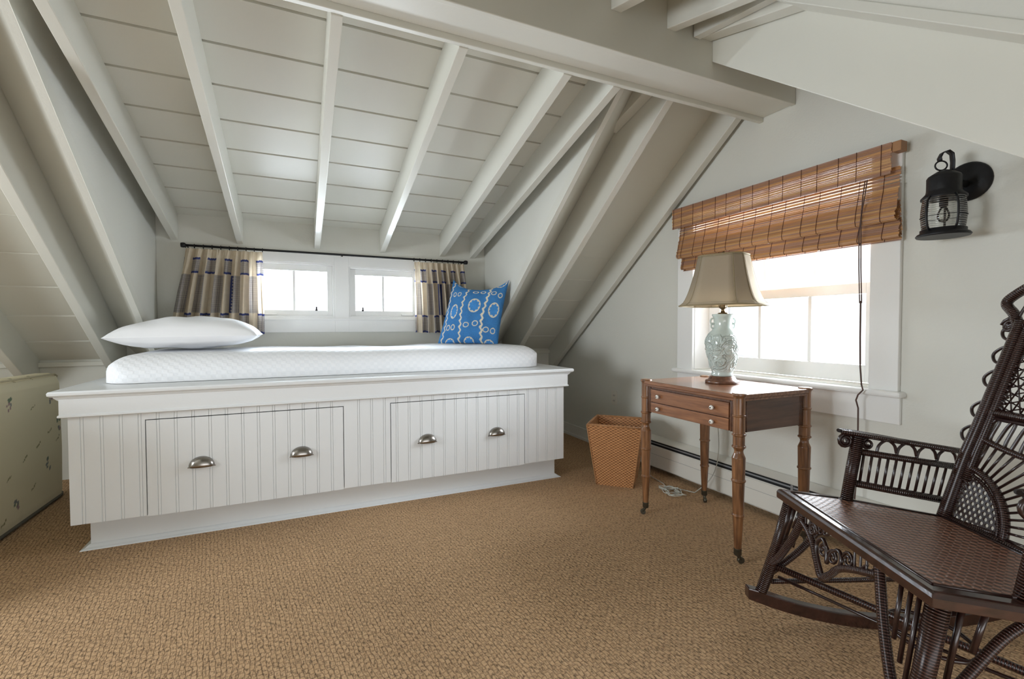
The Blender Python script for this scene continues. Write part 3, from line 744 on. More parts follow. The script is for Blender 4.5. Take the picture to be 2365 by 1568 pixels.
curtain(-0.655, -0.212, -0.760, -0.200, 1.516, 0.955, 'cream and blue patchwork curtain left of the dormer windows', 1.0, 9)
curtain(0.838, 1.250, 0.845, 1.305, 1.510, 0.955, 'cream and blue patchwork curtain right of the windows, half behind the blue cushion', 3.0, 9)

# ------------------------------------------------------------------ floral mattress at left
fm = tag(empty('folding_mattress', (-1.34, 3.0, 0)), 'pale yellow floral mattress standing on edge at the far left, beside the daybed', 'mattress')
sprigs = [(3.50, 0.60), (3.08, 0.62), (3.44, 0.24), (3.12, 0.13), (2.75, 0.36), (2.62, 0.66), (3.58, 0.44)]
tw = [(2.93, 0.53), (3.30, 0.58), (3.47, 0.42), (3.34, 0.37), (3.20, 0.33), (3.05, 0.27), (3.28, 0.16), (3.0, 0.02+0.05), (3.36, 0.735), (3.18, 0.735), (3.02, 0.735), (2.8, 0.15), (2.7, 0.5), (3.56, 0.36)]
rs = random.Random(3)
blobs = []
for y, z in sprigs:
    for k in range(9): blobs.append((y + rs.uniform(-.022, .022), z + rs.uniform(-.032, .032), rs.uniform(.005, .011), rs.choice([(0.16, 0.22, 0.15), (0.20, 0.22, 0.21), (0.36, 0.24, 0.24)])))
for y, z in tw:
    for k in range(4): blobs.append((y + (k-1.5)*0.012, z + (k-1.5)*0.006 + rs.uniform(-.004, .004), rs.uniform(.004, .007), (0.27, 0.25, 0.12)))
def fcol(y, z):
    for by, bz, r, c in blobs:
        if abs(y-by) < r and abs(z-bz) < r and (y-by)**2 + (z-bz)**2 < r*r: return c
    st = max(0, noise.noise(Vector((y*7, z*7, 2)))-0.1)*0.5 if z < 0.08 else 0
    base = (0.74, 0.68, 0.49); return tuple(c*(1-st) for c in base)
def fsurf(u, v):
    y = 2.15 + 1.52*u; zt = 0.765 - 0.030*((y-2.15)/1.52); t = v
    pts = [(-1.283, 0.012), (-1.278, 0.05), (-1.274, 0.30), (-1.279, zt-0.06), (-1.292, zt-0.018), (-1.325, zt), (-1.38, zt), (-1.41, zt-0.03)]
    s = t*(len(pts)-1); i = min(int(s), len(pts)-2); f = s-i
    x = pts[i][0]*(1-f)+pts[i+1][0]*f; z = pts[i][1]*(1-f)+pts[i+1][1]*f
    e = max(0, (y - 3.60)/0.07); x -= 0.045*e*e; z -= 0.055*e*e*e*(1 if z > 0.4 else 0)
    return (x, y, z)
SEG = [0, 0.04, 0.25, 0.65, 0.70, 0.78, 0.9, 1.0]
def vmap(v):
    ks = [i/7 for i in range(8)]; 
    for i in range(7):
        if v <= SEG[i+1]: return ks[i] + (v-SEG[i])/(SEG[i+1]-SEG[i])/7
    return 1.0
b = MB(); ff = lambda u, v: fsurf(u, vmap(v)); b.grid(ff, 260, 190, col=lambda u, v: fcol(ff(u, v)[1], ff(u, v)[2]))
b.box(-1.40, -1.29, 2.16, 3.60, 0.012, 0.70, col=(0.74, 0.68, 0.49))
lk(b.build('ticking', FLORM), fm)
b = MB(); b.tube([(-1.279, 2.15, 0.014), (-1.279, 3.60, 0.014), (-1.30, 3.66, 0.014)], 0.008, 8); lk(b.build('bottom_piping', plain('piping_grey', (0.10, 0.09, 0.07), 0.8)), fm)
b = MB(); b.tube([(-1.288, 2.15, 0.760), (-1.288, 3.58, 0.731), (-1.30, 3.64, 0.716), (-1.33, 3.675, 0.66), (-1.335, 3.68, 0.3)], 0.005, 8); lk(b.build('top_piping', plain('piping_cream', (0.5, 0.45, 0.31), 0.8)), fm)

# ------------------------------------------------------------------ waste basket
wbk = tag(empty('waste_basket', (1.875, 2.46, 0)), 'square tapered woven rattan waste basket beside the table leg', 'basket')
d1 = Vector((0.70, -0.714, 0)); d2 = Vector((0.714, 0.70, 0)); Bc = Vector((1.868, 2.448, 0)); Tc = Vector((1.893, 2.478, 0.38))
def bk(s, t, k, inset=0.0):
    c = Bc*(1-k) + Tc*k; h1 = 0.112*(1-k) + 0.168*k - inset; h2 = 0.105*(1-k) + 0.165*k - inset
    bow = 0.0
    return c + d1*(s*h1) + d2*(t*h2)
b = MB()
for ins, flip in ((0, 1), (0.009, -1)):
    for (s0, t0), (s1, t1) in (((-1, -1), (1, -1)), ((1, -1), (1, 1)), ((1, 1), (-1, 1)), ((-1, 1), (-1, -1))):
        b.grid(lambda u, v: tuple(bk(s0+(s1-s0)*u, t0+(t1-t0)*u, v if ins == 0 else max(v, 0.03), ins)), 12, 12, uvf=lambda u, v: (u*0.30 + 0.0, v*0.40))
lk(b.build('woven_body', BASKET), wbk)
b = MB(); b.add([tuple(bk(s, t, 0.02)) for s, t in ((-1, -1), (1, -1), (1, 1), (-1, 1))], [(0, 1, 2, 3)], [[(0, 0), (.2, 0), (.2, .2), (0, .2)]]); lk(b.build('base', BASKET), wbk)
RIM = wicker('rattan_rim', (0.30, 0.12, 0.04), (0.60, 0.30, 0.12), 0.007, 0.45)
b = MB(); b.tube([tuple(bk(s, t, 1.0, 0.004)) for s, t in ((-1, -1), (0, -1), (1, -1), (1, 0), (1, 1), (0, 1), (-1, 1), (-1, 0))], 0.008, 8, closed=True, smooth=True); lk(b.build('rim', RIM), wbk)
for s, t in ((-1, -1), (1, -1), (1, 1), (-1, 1)):
    b = MB(); b.tube([tuple(bk(s, t, k/6)) for k in range(7)], 0.005, 8); lk(b.build('corner_binding', RIM), wbk)

# ------------------------------------------------------------------ side table
tb = tag(empty('side_table', (1.888, 1.663, 0)), 'mahogany side table with two shallow drawers and turned bamboo-style legs', 'table')
LX, LY = (1.676, 2.100), (1.376, 1.950)
b = MB(); tz0, tz1 = 0.693, 0.717
x0, x1, y0, y1 = 1.652, 2.124, 1.352, 1.974; c = 0.034
b.pz([(x0, y0+c), (x0+c, y0), (x1-c, y0), (x1, y0+c), (x1, y1-c), (x1-c, y1), (x0+c, y1), (x0, y1-c)], tz0+0.006, tz1)
b.pz([(x0+.006, y0+c), (x0+c, y0+.006), (x1-c, y0+.006), (x1-.006, y0+c), (x1-.006, y1-c), (x1-c, y1-.006), (x0+c, y1-.006), (x0+.006, y1-c)], tz0-0.006, tz0+0.006)
lk(b.build('top', WOODT, bevel=0.003), tb)
b = MB(); b.box(1.672, 2.104, 1.372, 1.390, 0.553, 0.688); b.box(1.672, 2.104, 1.936, 1.954, 0.553, 0.688); b.box(2.090, 2.106, 1.39, 1.94, 0.553, 0.688)
b.box(1.672, 1.69, 1.39, 1.42, 0.553, 0.688); b.box(1.672, 1.69, 1.905, 1.94, 0.553, 0.688); b.box(1.672, 1.69, 1.41, 1.915, 0.676, 0.688)
b.box(1.678, 1.69, 1.41, 1.915, 0.553, 0.69)
for yy in (1.402, 1.412, 1.914, 1.924): b.tube([(1.672, yy, 0.553), (1.672, yy, 0.688)], 0.0032, 6)
for xx in (1.706, 1.716, 2.06, 2.07): b.tube([(xx, 1.372, 0.553), (xx, 1.372, 0.688)], 0.0032, 6)
lk(b.build('apron', WOODX, bevel=0.0015), tb)
for z0, z1, kz in ((0.610, 0.674, 0.643), (0.555, 0.606, 0.580)):
    b = MB(); b.box(1.666, 1.684, 1.421, 1.904, z0, z1); d = lk(b.build('drawer', WOODY, bevel=0.0015), tb)
    for ky in (1.500, 1.842):
        b = MB(); b.lathe([(0.003, 0), (0.003, -0.008), (0.0095, -0.011), (0.0105, -0.016), (0.008, -0.020), (0.0045, -0.0215)], (1.667, ky, kz), 16, 'X')
        k = b.build('knob', WHITEK); k.parent = d; pass
        b = MB(); b.lathe([(0.0035, -0.021), (0.0035, -0.0232), (0.001, -0.0238)], (1.667, ky, kz), 10, 'X')
        k = b.build('knob_screw', BRASS); k.parent = d; pass
legp = [(0.026, .722), (0.029, .719), (0.029, .711), (0.025, .708), (0.0235, .70), (0.0235, .632), (0.0265, .629), (0.0265, .625), (0.0235, .622), (0.0235, .553), (0.0275, .549), (0.0275, .544), (0.0235, .541), (0.0235, .503), (0.0275, .499), (0.0275, .494), (0.022, .490), (0.0175, .480), (0.0185, .470), (0.0235, .458), (0.0268, .450), (0.0265, .44), (0.0250, .360), (0.0285, .356), (0.0285, .351), (0.0245, .347), (0.0215, .213), (0.0245, .209), (0.0245, .204), (0.021, .200), (0.0145, .062)]
def crisp(prof, e=0.0012):   # extra rings beside every corner keep turned edges crisp
    out_ = [prof[0]]
    for (r0, z0), (r1, z1) in zip(prof, prof[1:]):
        L_ = math.hypot(r1-r0, z1-z0)
        if L_ > 3.2*e:
            for q in (e/L_, 1-e/L_): out_.append((r0+(r1-r0)*q, z0+(z1-z0)*q))
        out_.append((r1, z1))
    return out_
for i, x in enumerate(LX):
    for j, y in enumerate(LY):
        b = MB(); b.lathe(crisp(legp)[::-1], (x, y, 0), 24); lg = lk(b.build('leg', WOODL), tb)
        b = MB(); b.lathe([(0.013, 0.036), (0.0155, 0.040), (0.0155, 0.064), (0.0165, 0.066)], (x, y, 0), 16)
        a = {(0, 0): radians(-20), (0, 1): radians(150), (1, 0): radians(-60), (1, 1): radians(-120)}[(i, j)]
        dx, dy = cos(a), sin(a); wx, wy = x+dx*0.014, y+dy*0.014
        b.tube([(x, y, 0.05), (x+dx*0.003, y+dy*0.003, 0.034), (wx, wy, 0.016)], 0.008, 8)
        b.tube([(wx - dy*0.007, wy + dx*0.007, 0.014), (wx + dy*0.007, wy - dx*0.007, 0.014)], 0.0135, 14)
        cs = b.build('caster', BRASS); cs.parent = lg; pass

# ------------------------------------------------------------------ table lamp
LC = (1.935, 1.69)
lp = tag(empty('table_lamp', (LC[0], LC[1], 0.717)), 'celadon vase table lamp with a beige bell shade on the side table', 'lamp')
b = MB(); b.lathe([(0.079, 0.717), (0.081, 0.723), (0.078, 0.731), (0.068, 0.734), (0.062, 0.741), (0.059, 0.750), (0.050, 0.753)], (*LC, 0), 32); lk(b.build('lamp_base', WOODB), lp)
vp_ = [(0.050, .753), (0.053, .757), (0.050, .765), (0.049, .772), (0.058, .80), (0.069, .84), (0.079, .885), (0.082, .915), (0.080, .940), (0.069, .962), (0.052, .980), (0.0435, .993), (0.041, 1.010), (0.0425, 1.030), (0.047, 1.048), (0.0515, 1.056), (0.0505, 1.061), (0.044, 1.060), (0.02, 1.062)]
b = MB(); b.lathe(vp_, (*LC, 0), 48); lk(b.build('vase', CELADON, loc=None), lp)
CEL2 = plain('celadon_handle', (0.60, 0.69, 0.65), 0.16, coat=0.8)
for sgn in (1, -1):
    hx = Vector((cos(radians(-24)), sin(radians(-24)), 0))*sgn
    for rr, zc, off in ((0.012, 1.025, 0.050), (0.010, 1.003, 0.049)):
        b = MB(); b.tube([Vector((*LC, zc)) + hx*(off + rr*cos(a)) + Vector((0, 0, rr*1.25*sin(a))) for a in [2*pi*k/16 for k in range(16)]], 0.0042, 8, closed=True)
        lk(b.build('vase_handle', CEL2), lp)
# raised relief scrolls on the vase
b = MB(); rr_ = random.Random(11)
def vr(z):
    for (r0, z0), (r1, z1) in zip(vp_, vp_[1:]):
        if z0 <= z <= z1: return r0 + (r1-r0)*(z-z0)/(z1-z0)
    return 0.05
for k in range(16):
    a0 = rr_.uniform(0, 2*pi); z0 = rr_.uniform(0.80, 0.93); s = rr_.choice((-1, 1)); R = rr_.uniform(0.012, 0.026); pts = []
    for i in range(22):
        t = i/21; th = s*t*2*pi*1.15 + k; r_ = R*(1-0.75*t); z = z0 + r_*sin(th); z = min(max(z, 0.78), 0.955); a = a0 + r_*cos(th)/0.07
        q = vr(z)+0.0005; pts.append((LC[0]+q*cos(a), LC[1]+q*sin(a), z))
    b.tube(pts, 0.0021, 6, rfun=lambda t: 0.0024*(1-0.6*t))
build_each(b, 'vase_relief_scroll', CEL2, lambda o: lk(o, lp))
b = MB(); b.lathe([(0.024, 1.062), (0.024, 1.066), (0.011, 1.070), (0.008, 1.084), (0.013, 1.088), (0.016, 1.10), (0.013, 1.128), (0.006, 1.13), (0.006, 1.16), (0.017, 1.165), (0.018, 1.22)], (*LC, 0), 16)
for s in (1, -1):
    b.tube([(LC[0], LC[1], 1.088), (LC[0], LC[1]+s*0.022, 1.094), (LC[0], LC[1]+s*0.026, 1.110), (LC[0], LC[1]+s*0.040, 1.18), (LC[0], LC[1]+s*0.040, 1.28), (LC[0], LC[1], 1.345)], 0.0025, 6)
b.tube([(LC[0], LC[1], 1.33), (LC[0], LC[1], 1.368)], 0.004, 8)
lk(b.build('lamp_socket', LBRASS), lp)
th = radians(20)
def octo(a, bb, c): 
    P = [(-(bb-c), a), (-bb, a-c), (-bb, -(a-c)), (-(bb-c), -a), ((bb-c), -a), (bb, -(a-c)), (bb, a-c), (bb-c, a)]
    return [(LC[0] + x*cos(th) - y*sin(th), LC[1] + x*sin(th) + y*cos(th)) for x, y in P]
lo = octo(0.190, 0.150, 0.068); hi = octo(0.108, 0.078, 0.034); SZ0, SZ1 = 1.104, 1.352
def shp(i, t):    # bell curve between bottom and top
    k = t**0.55; a, c = Vector(lo[i % 8]), Vector(hi[i % 8]); q = a*(1-k) + c*k; return (q.x, q.y, SZ0 + (SZ1-SZ0)*t)
b = MB()
for i in range(8):
    b.grid(lambda u, v: tuple(Vector(shp(i, v))*(1-u) + Vector(shp(i+1, v))*u), 6, 20, uvf=lambda u, v: (u*0.2 + i*0.2, v*0.27))
lk(b.build('lamp_shade', LINEN, solid=0.0022), lp)
TRIMB = plain('shade_piping', (0.30, 0.235, 0.13), 0.8)
b = MB()
for z_, k_ in ((0.0, 1), (1.0, 1)):
    b.tube([shp(i, z_) for i in range(8)], 0.0038, 8, closed=True)
for dzz in (0.012,):
    b.tube([tuple(Vector(shp(i, 0.045))) for i in range(8)], 0.0018, 6, closed=True)
    b.tube([tuple(Vector(shp(i, 0.965))) for i in range(8)], 0.0018, 6, closed=True)
for i in range(8): b.tube([shp(i, t/16) for t in range(17)], 0.0020, 6)
lk(b.build('shade_piping', TRIMB), lp)
b = MB(); b.lathe([(0.010, 1.352), (0.012, 1.356), (0.008, 1.362), (0.004, 1.374)], (*LC, 0), 12)
for i in (0, 3, 5): b.tube([(LC[0], LC[1], 1.350), shp(i, 1.0)], 0.0015, 6)
lk(b.build('finial', LBRASS), lp)
b = MB(); cp = sp([(1.99, 1.73, 0.723), (2.06, 1.83, 0.722), (2.13, 1.90, 0.7215), (2.160, 1.93, 0.70), (2.175, 1.935, 0.60), (2.19, 1.94, 0.45), (2.205, 1.945, 0.30), (2.21, 1.97, 0.17), (2.19, 2.01, 0.08), (2.14, 2.06, 0.01)], 5)
for i in range(90):
    t = i/89; a = 0.6 + t*2*pi*5; cp.append((2.03 + 0.045*cos(a) + 0.02*sin(3*a), 2.13 + 0.06*sin(a) + 0.03*sin(1.7*a), 0.006 + 0.004*sin(2.3*a)**2 + 0.012*t))
cp += [(2.05, 2.19, 0.006), (2.10, 2.28, 0.004), (2.12, 2.40, 0.004), (2.17, 2.55, 0.004)]
b.tube(cp, 0.0027, 6)
tag(b.build('electric_cord', CORDCL), 'thin pale electric cord hanging behind the table and coiled on the floor', 'cord')

# outlet
ou = tag(empty('outlet', (XG, 3.05, 0.43)), 'ivory wall outlet low on the gable wall above the basket', 'outlet')
b = MB(); b.box(XG-0.005, XG-0.0005, 3.015, 3.085, 0.372, 0.487); lk(b.build('cover_plate', PLASTW, bevel=0.002), ou)
for z in (0.408, 0.450):
    b = MB(); b.box(XG-0.0065, XG-0.004, 3.033, 3.067, z-0.014, z+0.014); s = lk(b.build('socket', PLASTW, bevel=0.001), ou)
    b = MB(); b.box(XG-0.0072, XG-0.006, 3.041, 3.044, z-0.006, z+0.006); b.box(XG-0.0072, XG-0.006, 3.055, 3.058, z-0.006, z+0.006)
    k = b.build('slots', DARKGAP); k.parent = s; pass

# ------------------------------------------------------------------ bamboo blind
bl = tag(empty('bamboo_blind', (2.25, 1.72, 1.77)), 'reddish brown woven bamboo roman blind drawn up over the gable window', 'blind')
rb = random.Random(5)
PAL = [(0.54, 0.275, 0.105), (0.48, 0.235, 0.09), (0.60, 0.335, 0.145), (0.42, 0.21, 0.11), (0.51, 0.28, 0.14), (0.38, 0.21, 0.14)]
def slats(prof, y0, y1, gaps=(), yjit=0.003, yo=None):
    # prof: list of (x,z) polyline going downward; a slat every ~6 mm along it
    b = MB(); L = [0]
    for p, q in zip(prof, prof[1:]): L.append(L[-1] + math.hypot(q[0]-p[0], q[1]-p[1]))
    def at(s):
        s = max(0, min(L[-1]-1e-6, s))
        for i in range(len(L)-1):
            if s <= L[i+1]:
                f = (s-L[i])/(L[i+1]-L[i]); p, q = prof[i], prof[i+1]; t = Vector((q[0]-p[0], q[1]-p[1])).normalized()
                return Vector((p[0]+(q[0]-p[0])*f, p[1]+(q[1]-p[1])*f)), t
    s = 0
    while s < L[-1]-0.002:
        w = rb.choice((0.0045, 0.006, 0.0085, 0.011)); w = min(w, L[-1]-s)
        (p, t), (q, t2) = at(s+0.0004), at(s+w-0.0003); n = Vector((t.y, -t.x))*0.0016
        c0 = rb.choice(PAL); ns = 14; a0 = y0+rb.uniform(-yjit, yjit); a1 = y1+rb.uniform(-yjit, yjit)
        v = []; cs = []
        for i in range(ns+1):
            y = a0+(a1-a0)*i/ns; k = 1+0.22*noise.noise(Vector((y*5, s*90, 3)))+rb.uniform(-.05, .05)
            for (e, m_) in ((p, -1), (p, 1), (q, 1), (q, -1)):
                v.append((e.x - n.x*m_*0.5, y, e.y - n.y*m_*0.5)); cs.append(tuple(c*k for c in c0))
        f = []
        for i in range(ns):
            for k in range(4): f.append((i*4+k, i*4+(k+1) % 4, i*4+4+(k+1) % 4, i*4+4+k))
        f += [(0, 1, 2, 3), tuple(ns*4+k for k in (3, 2, 1, 0))]
        b.add(v, f, col=cs)
        s += w + (0.0035 if any(g0 < s+w < g1 for g0, g1 in gaps) else 0.0)
    return b
def strings(prof, ys, off=-0.0022):
    b = MB()
    for y in ys:
        b.tube([(x+off, y + 0.002*sin(z*60), z) for x, z in prof], 0.0012, 5)
    return b
STR = plain('dark_blind_string', (0.10, 0.030, 0.018), 0.8)
ys = [1.16 + 0.0855*k + (0.006 if k % 2 else -0.004) for k in range(14)]
V = [(2.232, 1.757), (2.232, 1.628)]
P1 = [(2.262, 1.66), (2.262, 1.625), (2.255, 1.57), (2.240, 1.50), (2.228, 1.455), (2.232, 1.437), (2.245, 1.434), (2.258, 1.46), (2.262, 1.52)]
P2 = [(2.266, 1.50), (2.262, 1.44), (2.254, 1.39), (2.249, 1.372), (2.256, 1.362), (2.264, 1.37), (2.268, 1.43)]
P3 = [(2.270, 1.45), (2.270, 1.355)]
for nm, pf, y0, y1, gp in (('valance', V, 1.118, 2.356, ()), ('folded_panel', P1, 1.100, 2.318, ((0.030, 0.075),)), ('lower_fold', P2, 1.096, 2.300, ((0.050, 0.062),)), ('bottom_hem', P3, 1.094, 2.296, ())):
    o_ = lk(slats(pf, y0, y1, gp).build(nm, BAMB), bl)
    build_each(strings(pf, [y for y in ys if y0+0.01 < y < y1-0.01] + [y1-0.012]), 'string', STR, lambda k: setattr(k, 'parent', o_))
b = MB(); b.box(2.236, 2.280, 1.117, 2.350, 1.728, 1.755, col=(0.36, 0.17, 0.07)); b.box(2.234, 2.279, 1.085, 1.117, 1.715, 1.756, col=(0.40, 0.2, 0.085)); lk(b.build('head_rail', BAMB, bevel=0.002), bl)
b = MB()
cy = 1.222
for dy in (-0.004, 0.004):
    b.tube([(2.226, 1.207+dy, 1.625), (2.222, 1.213+dy, 1.56), (2.221, 1.219+dy*0.3, 1.50), (2.220, cy+dy*0.1, 1.465), (2.224, 1.227+dy, 1.40), (2.23, 1.228+dy, 1.25), (2.24, 1.228+dy, 1.10)], 0.0021, 6)
b.tube([(2.24, 1.228, 1.11), (2.243, 1.229, 0.95), (2.242, 1.226, 0.82), (2.235, 1.216, 0.745), (2.232, 1.208, 0.722), (2.222, 1.222, 0.70), (2.226, 1.232, 0.675), (2.236, 1.228, 0.64), (2.24, 1.229, 0.50), (2.236, 1.232, 0.30), (2.222, 1.236, 0.10)], 0.0032, 6)
b.tube([(2.221, 1.219, 1.50), (2.220, 1.222, 1.462)], 0.006, 8, rfun=lambda t: 0.003+0.005*sin(pi*t))
lk(b.build('pull_cord', CORDB), bl)

# ------------------------------------------------------------------ wall lantern
ln = tag(empty('wall_lantern', (XG, 0.904, 1.543)), 'black metal ship lantern sconce with ribbed glass on the gable wall', 'sconce')
b = MB(); b.lathe([(0.072, -0.001), (0.072, -0.005), (0.066, -0.012), (0.03, -0.017), (0.004, -0.018)], (XG, 0.898, 1.541), 36, 'X'); lk(b.build('backplate', BLACKM), ln)
lx, ly = 2.170, 0.916
b = MB(); b.tube([(XG-0.015, 0.898, 1.53), (2.25, 0.905, 1.535), (2.20, ly, 1.53)], 0.012, 10)
lk(b.build('bracket_arm', BLACKM), ln)
b = MB(); b.lathe([(0.066, 1.468), (0.066, 1.474), (0.052, 1.490), (0.050, 1.500), (0.050, 1.545), (0.046, 1.552), (0.028, 1.564), (0.022, 1.568), (0.006, 1.574)], (lx, ly, 0), 28); lk(b.build('hood', BLACKM), ln)
gp = []
for i in range(61):
    z = 1.352 + (1.468-1.352)*i/60; gp.append((0.0600 + 0.0055*sin(pi*i/60), z))
b = MB(); b.lathe(gp, (lx, ly, 0), 32, cap=False); lk(b.build('glass_globe', JAR), ln)
b = MB(); b.lathe([(0.076, 1.329), (0.079, 1.334), (0.074, 1.341), (0.066, 1.345), (0.066, 1.356), (0.060, 1.358)], (lx, ly, 0), 32); lk(b.build('base_ring', BLACKM), ln)
b = MB(); b.lathe([(0.013, 1.468), (0.013, 1.440), (0.006, 1.436)], (lx, ly, 0), 14); lk(b.build('bulb_socket', BLACKM), ln)
b = MB(); b.lathe([(0.010, 1.436), (0.018, 1.415), (0.019, 1.400), (0.012, 1.385), (0.002, 1.382)], (lx, ly, 0), 14); lk(b.build('bulb', BULBG), ln)
for a in (168, -128, 20):
    a = radians(a); b = MB(); q = lambda r, z: (lx+r*cos(a), ly+r*sin(a), z)
    b.tube([q(0.064, 1.474), q(0.076, 1.455), q(0.080, 1.43), q(0.080, 1.39), q(0.075, 1.365), q(0.066, 1.350)], 0.0036, 8); lk(b.build('cage_wire', BLACKM), ln)
b = MB(); b.lathe([(0.0655, 1.402), (0.0675, 1.4025), (0.0655, 1.404)], (lx, ly, 0), 32, cap=False); lk(b.build('cage_ring', BLACKM), ln)
def strip(pts, wv, w, th=0.0016):
    b = MB(); n = len(pts); v = []
    for p in pts:
        p = Vector(p); v += [tuple(p - wv*w), tuple(p + wv*w)]
    f = [(2*i, 2*i+1, 2*i+3, 2*i+2) for i in range(n-1)]
    b.add(v, f, smooth=True); return b
hv = Vector((0.35, -0.94, 0)).normalized()
pts = [(2.185, 0.90, 1.555), (2.182, 0.902, 1.60), (2.180, 0.903, 1.625), (2.172, 0.907, 1.640), (2.160, 0.914, 1.637), (2.151, 0.921, 1.620), (2.153, 0.921, 1.605), (2.162, 0.916, 1.598)]
hq = Vector((0.55, 0.83, 0)).normalized()
def hk(s, z): return Vector((2.180, 0.902, z)) + Vector((-0.80, 0.60, 0))*s
pts = [hk(-0.005, 1.545), hk(-0.006, 1.60), hk(-0.003, 1.628), hk(0.010, 1.640), hk(0.028, 1.634), hk(0.036, 1.616), hk(0.034, 1.604)]
lk(strip([tuple(q) for q in pts], Vector((0.60, 0.80, 0)).normalized(), 0.012).build('hanging_strap', BLACKM, solid=0.003), ln)
b = MB(); cc = hk(0.030, 1.588); b.tube([cc + Vector((-0.80, 0.60, 0))*(0.019*cos(a)) + Vector((0, 0, 0.017*sin(a))) for a in [2*pi*k/20 for k in range(20)]], 0.0027, 8, closed=True); lk(b.build('ring', BLACKM), ln)

# ------------------------------------------------------------------ wicker rocking chair (local: u across, d back, z up)
CO = Vector((1.3035, 0.7665, 0)); CW = Vector((-0.466, -0.885, 0)); CD = Vector((0.885, -0.466, 0))
ch = tag(empty('rocking_chair', tuple(CO + CD*0.3)), 'dark brown Victorian wicker rocking chair with a woven cane seat at the right', 'rocking chair')
def L3(u, d, z): return tuple(CO + CW*u + CD*d + Vector((0, 0, z)))
def part(b, name, mat, **k): return lk(b.build(name, mat, **k), ch)
def tl(pts, r, mat, name, seg=10, **k):
    b = MB(); b.tube([L3(*p) for p in pts], r, seg, **k); return part(b, name, mat)
def sz_(d): return 0.462 - 0.125*d      # seat top height
# seat frame: chamfered board ring + woven panel
out = [(-0.310, 0.0), (0.310, 0.0), (0.318, 0.17), (0.262, 0.49), (-0.262, 0.49), (-0.318, 0.17)]
cen = (0, 0.245)
def inset(p, k): return (cen[0]+(p[0]-cen[0])*k, cen[1]+(p[1]-cen[1])*k)
b = MB(); rings = []
lev = [(1.0, -0.032), (1.0, -0.012), (0.985, -0.003), (0.965, 0.0), (0.87, 0.001), (0.86, -0.003)]
n6 = len(out); v = []
for k, h in lev:
    for p_ in out: q = inset(p_, k); v.append(L3(q[0], q[1], sz_(q[1])+h))
f = []
for r in range(len(lev)-1):
    for i in range(n6): j = (i+1) % n6; f.append((r*n6+i, r*n6+j, (r+1)*n6+j, (r+1)*n6+i))
b.add(v, f); bb0 = len(b.v)
b.add([L3(inset(p_, 0.86)[0], inset(p_, 0.86)[1], sz_(inset(p_, 0.86)[1])-0.03) for p_ in out], [])
for i in range(n6): j = (i+1) % n6; b.f.append((i, j, bb0+j, bb0+i)); b.f.append((bb0+i, bb0+j, (len(lev)-1)*n6+j, (len(lev)-1)*n6+i))
part(b, 'seat_frame', WICKW, bevel=0.002)
b = MB()
iq = [inset(p_, 0.88) for p_ in out]
def seatpt(u, v):
    # rows by d; width interpolated from inset outline
    d = iq[0][1] + (iq[3][1]-iq[0][1])*v
    def half(dd):
        pts_ = [(iq[1][1], iq[1][0]), (iq[2][1], iq[2][0]), (iq[3][1], iq[3][0])]
        for (a, wa), (c_, wc) in zip(pts_, pts_[1:]):
            if dd <= c_+1e-6: return wa + (wc-wa)*(dd-a)/(c_-a)
        return pts_[-1][1]
    x = (2*u-1)*half(d); sag = -0.010*(1-(2*u-1)**2)*(1-(2*v-1)**2)
    return (x, d, sz_(d) - 0.001 + sag)
def suv(u, v):
    q = seatpt(u, v); return (q[0]+q[1], q[1]-q[0])
b.grid(lambda u, v: L3(*seatpt(u, v)), 40, 40, uvf=suv)
part(b, 'woven_seat', CANESEAT, solid=0.004)
b = MB()
for p_, q_ in zip(iq, iq[1:] + iq[:1]): b.tube([L3(p_[0], p_[1], sz_(p_[1])+0.001), L3(q_[0], q_[1], sz_(q_[1])+0.001)], 0.0035, 6)
part(b, 'seat_binding', WICKP)
# legs and rockers
for s in (-1, 1):
    tl([(s*0.283, 0.035, 0.43), (s*0.292, 0.0, 0.28), (s*0.300, -0.050, 0.115)], 0.0195, WICK, 'front_leg', 16, rfun=lambda t: 0.0215-0.004*t)
    tl([(s*0.235, 0.46, 0.385), (s*0.270, 0.52, 0.24), (s*0.300, 0.58, 0.06)], 0.017, WICK, 'rear_leg', 12)
    b = MB(); top = []; bot = []
    for i in range(31):
        d = -0.095 + 1.0*i/30; z = 0.42*(d-0.37)**2; top.append((d, z+0.042 if i not in (0,) else z+0.038)); bot.append((d, z))
    u0, u1 = s*0.305-0.016, s*0.305+0.016; n = 31
    v = [L3(u0, d, z) for d, z in bot] + [L3(u1, d, z) for d, z in bot] + [L3(u0, d, z) for d, z in top] + [L3(u1, d, z) for d, z in top]
    f = []
    for i in range(n-1):
        f += [(i, i+1, n+i+1, n+i), (2*n+i, 3*n+i, 3*n+i+1, 2*n+i+1), (i, 2*n+i, 2*n+i+1, i+1), (n+i, n+i+1, 3*n+i+1, 3*n+i)]
    f += [(0, n, 3*n, 2*n), (n-1, 3*n-1, 4*n-1, 2*n-1)]
    b.add(v, f); part(b, 'rocker', WICKW, bevel=0.004)
    # side skirt braces
    tl(sp([(s*0.297, -0.035, 0.17), (s*0.293, 0.06, 0.25), (s*0.288, 0.16, 0.36), (s*0.28, 0.24, 0.40)]), 0.0105, WICK, 'side_brace', 10)
    for dd, z0 in ((0.075, 0.27), (0.125, 0.33)): tl([(s*0.289, dd, 0.42), (s*0.292, dd-0.03, z0)], 0.006, WICKP, 'side_spindle', 8)
    tl([(s*0.297, -0.02, 0.150), (s*0.298, 0.52, 0.175)], 0.008, WICK, 'side_stretcher', 8)
def fd(z): return 0.020 - (0.43-z)*0.20
def F(u, z): return (u, fd(z), z)
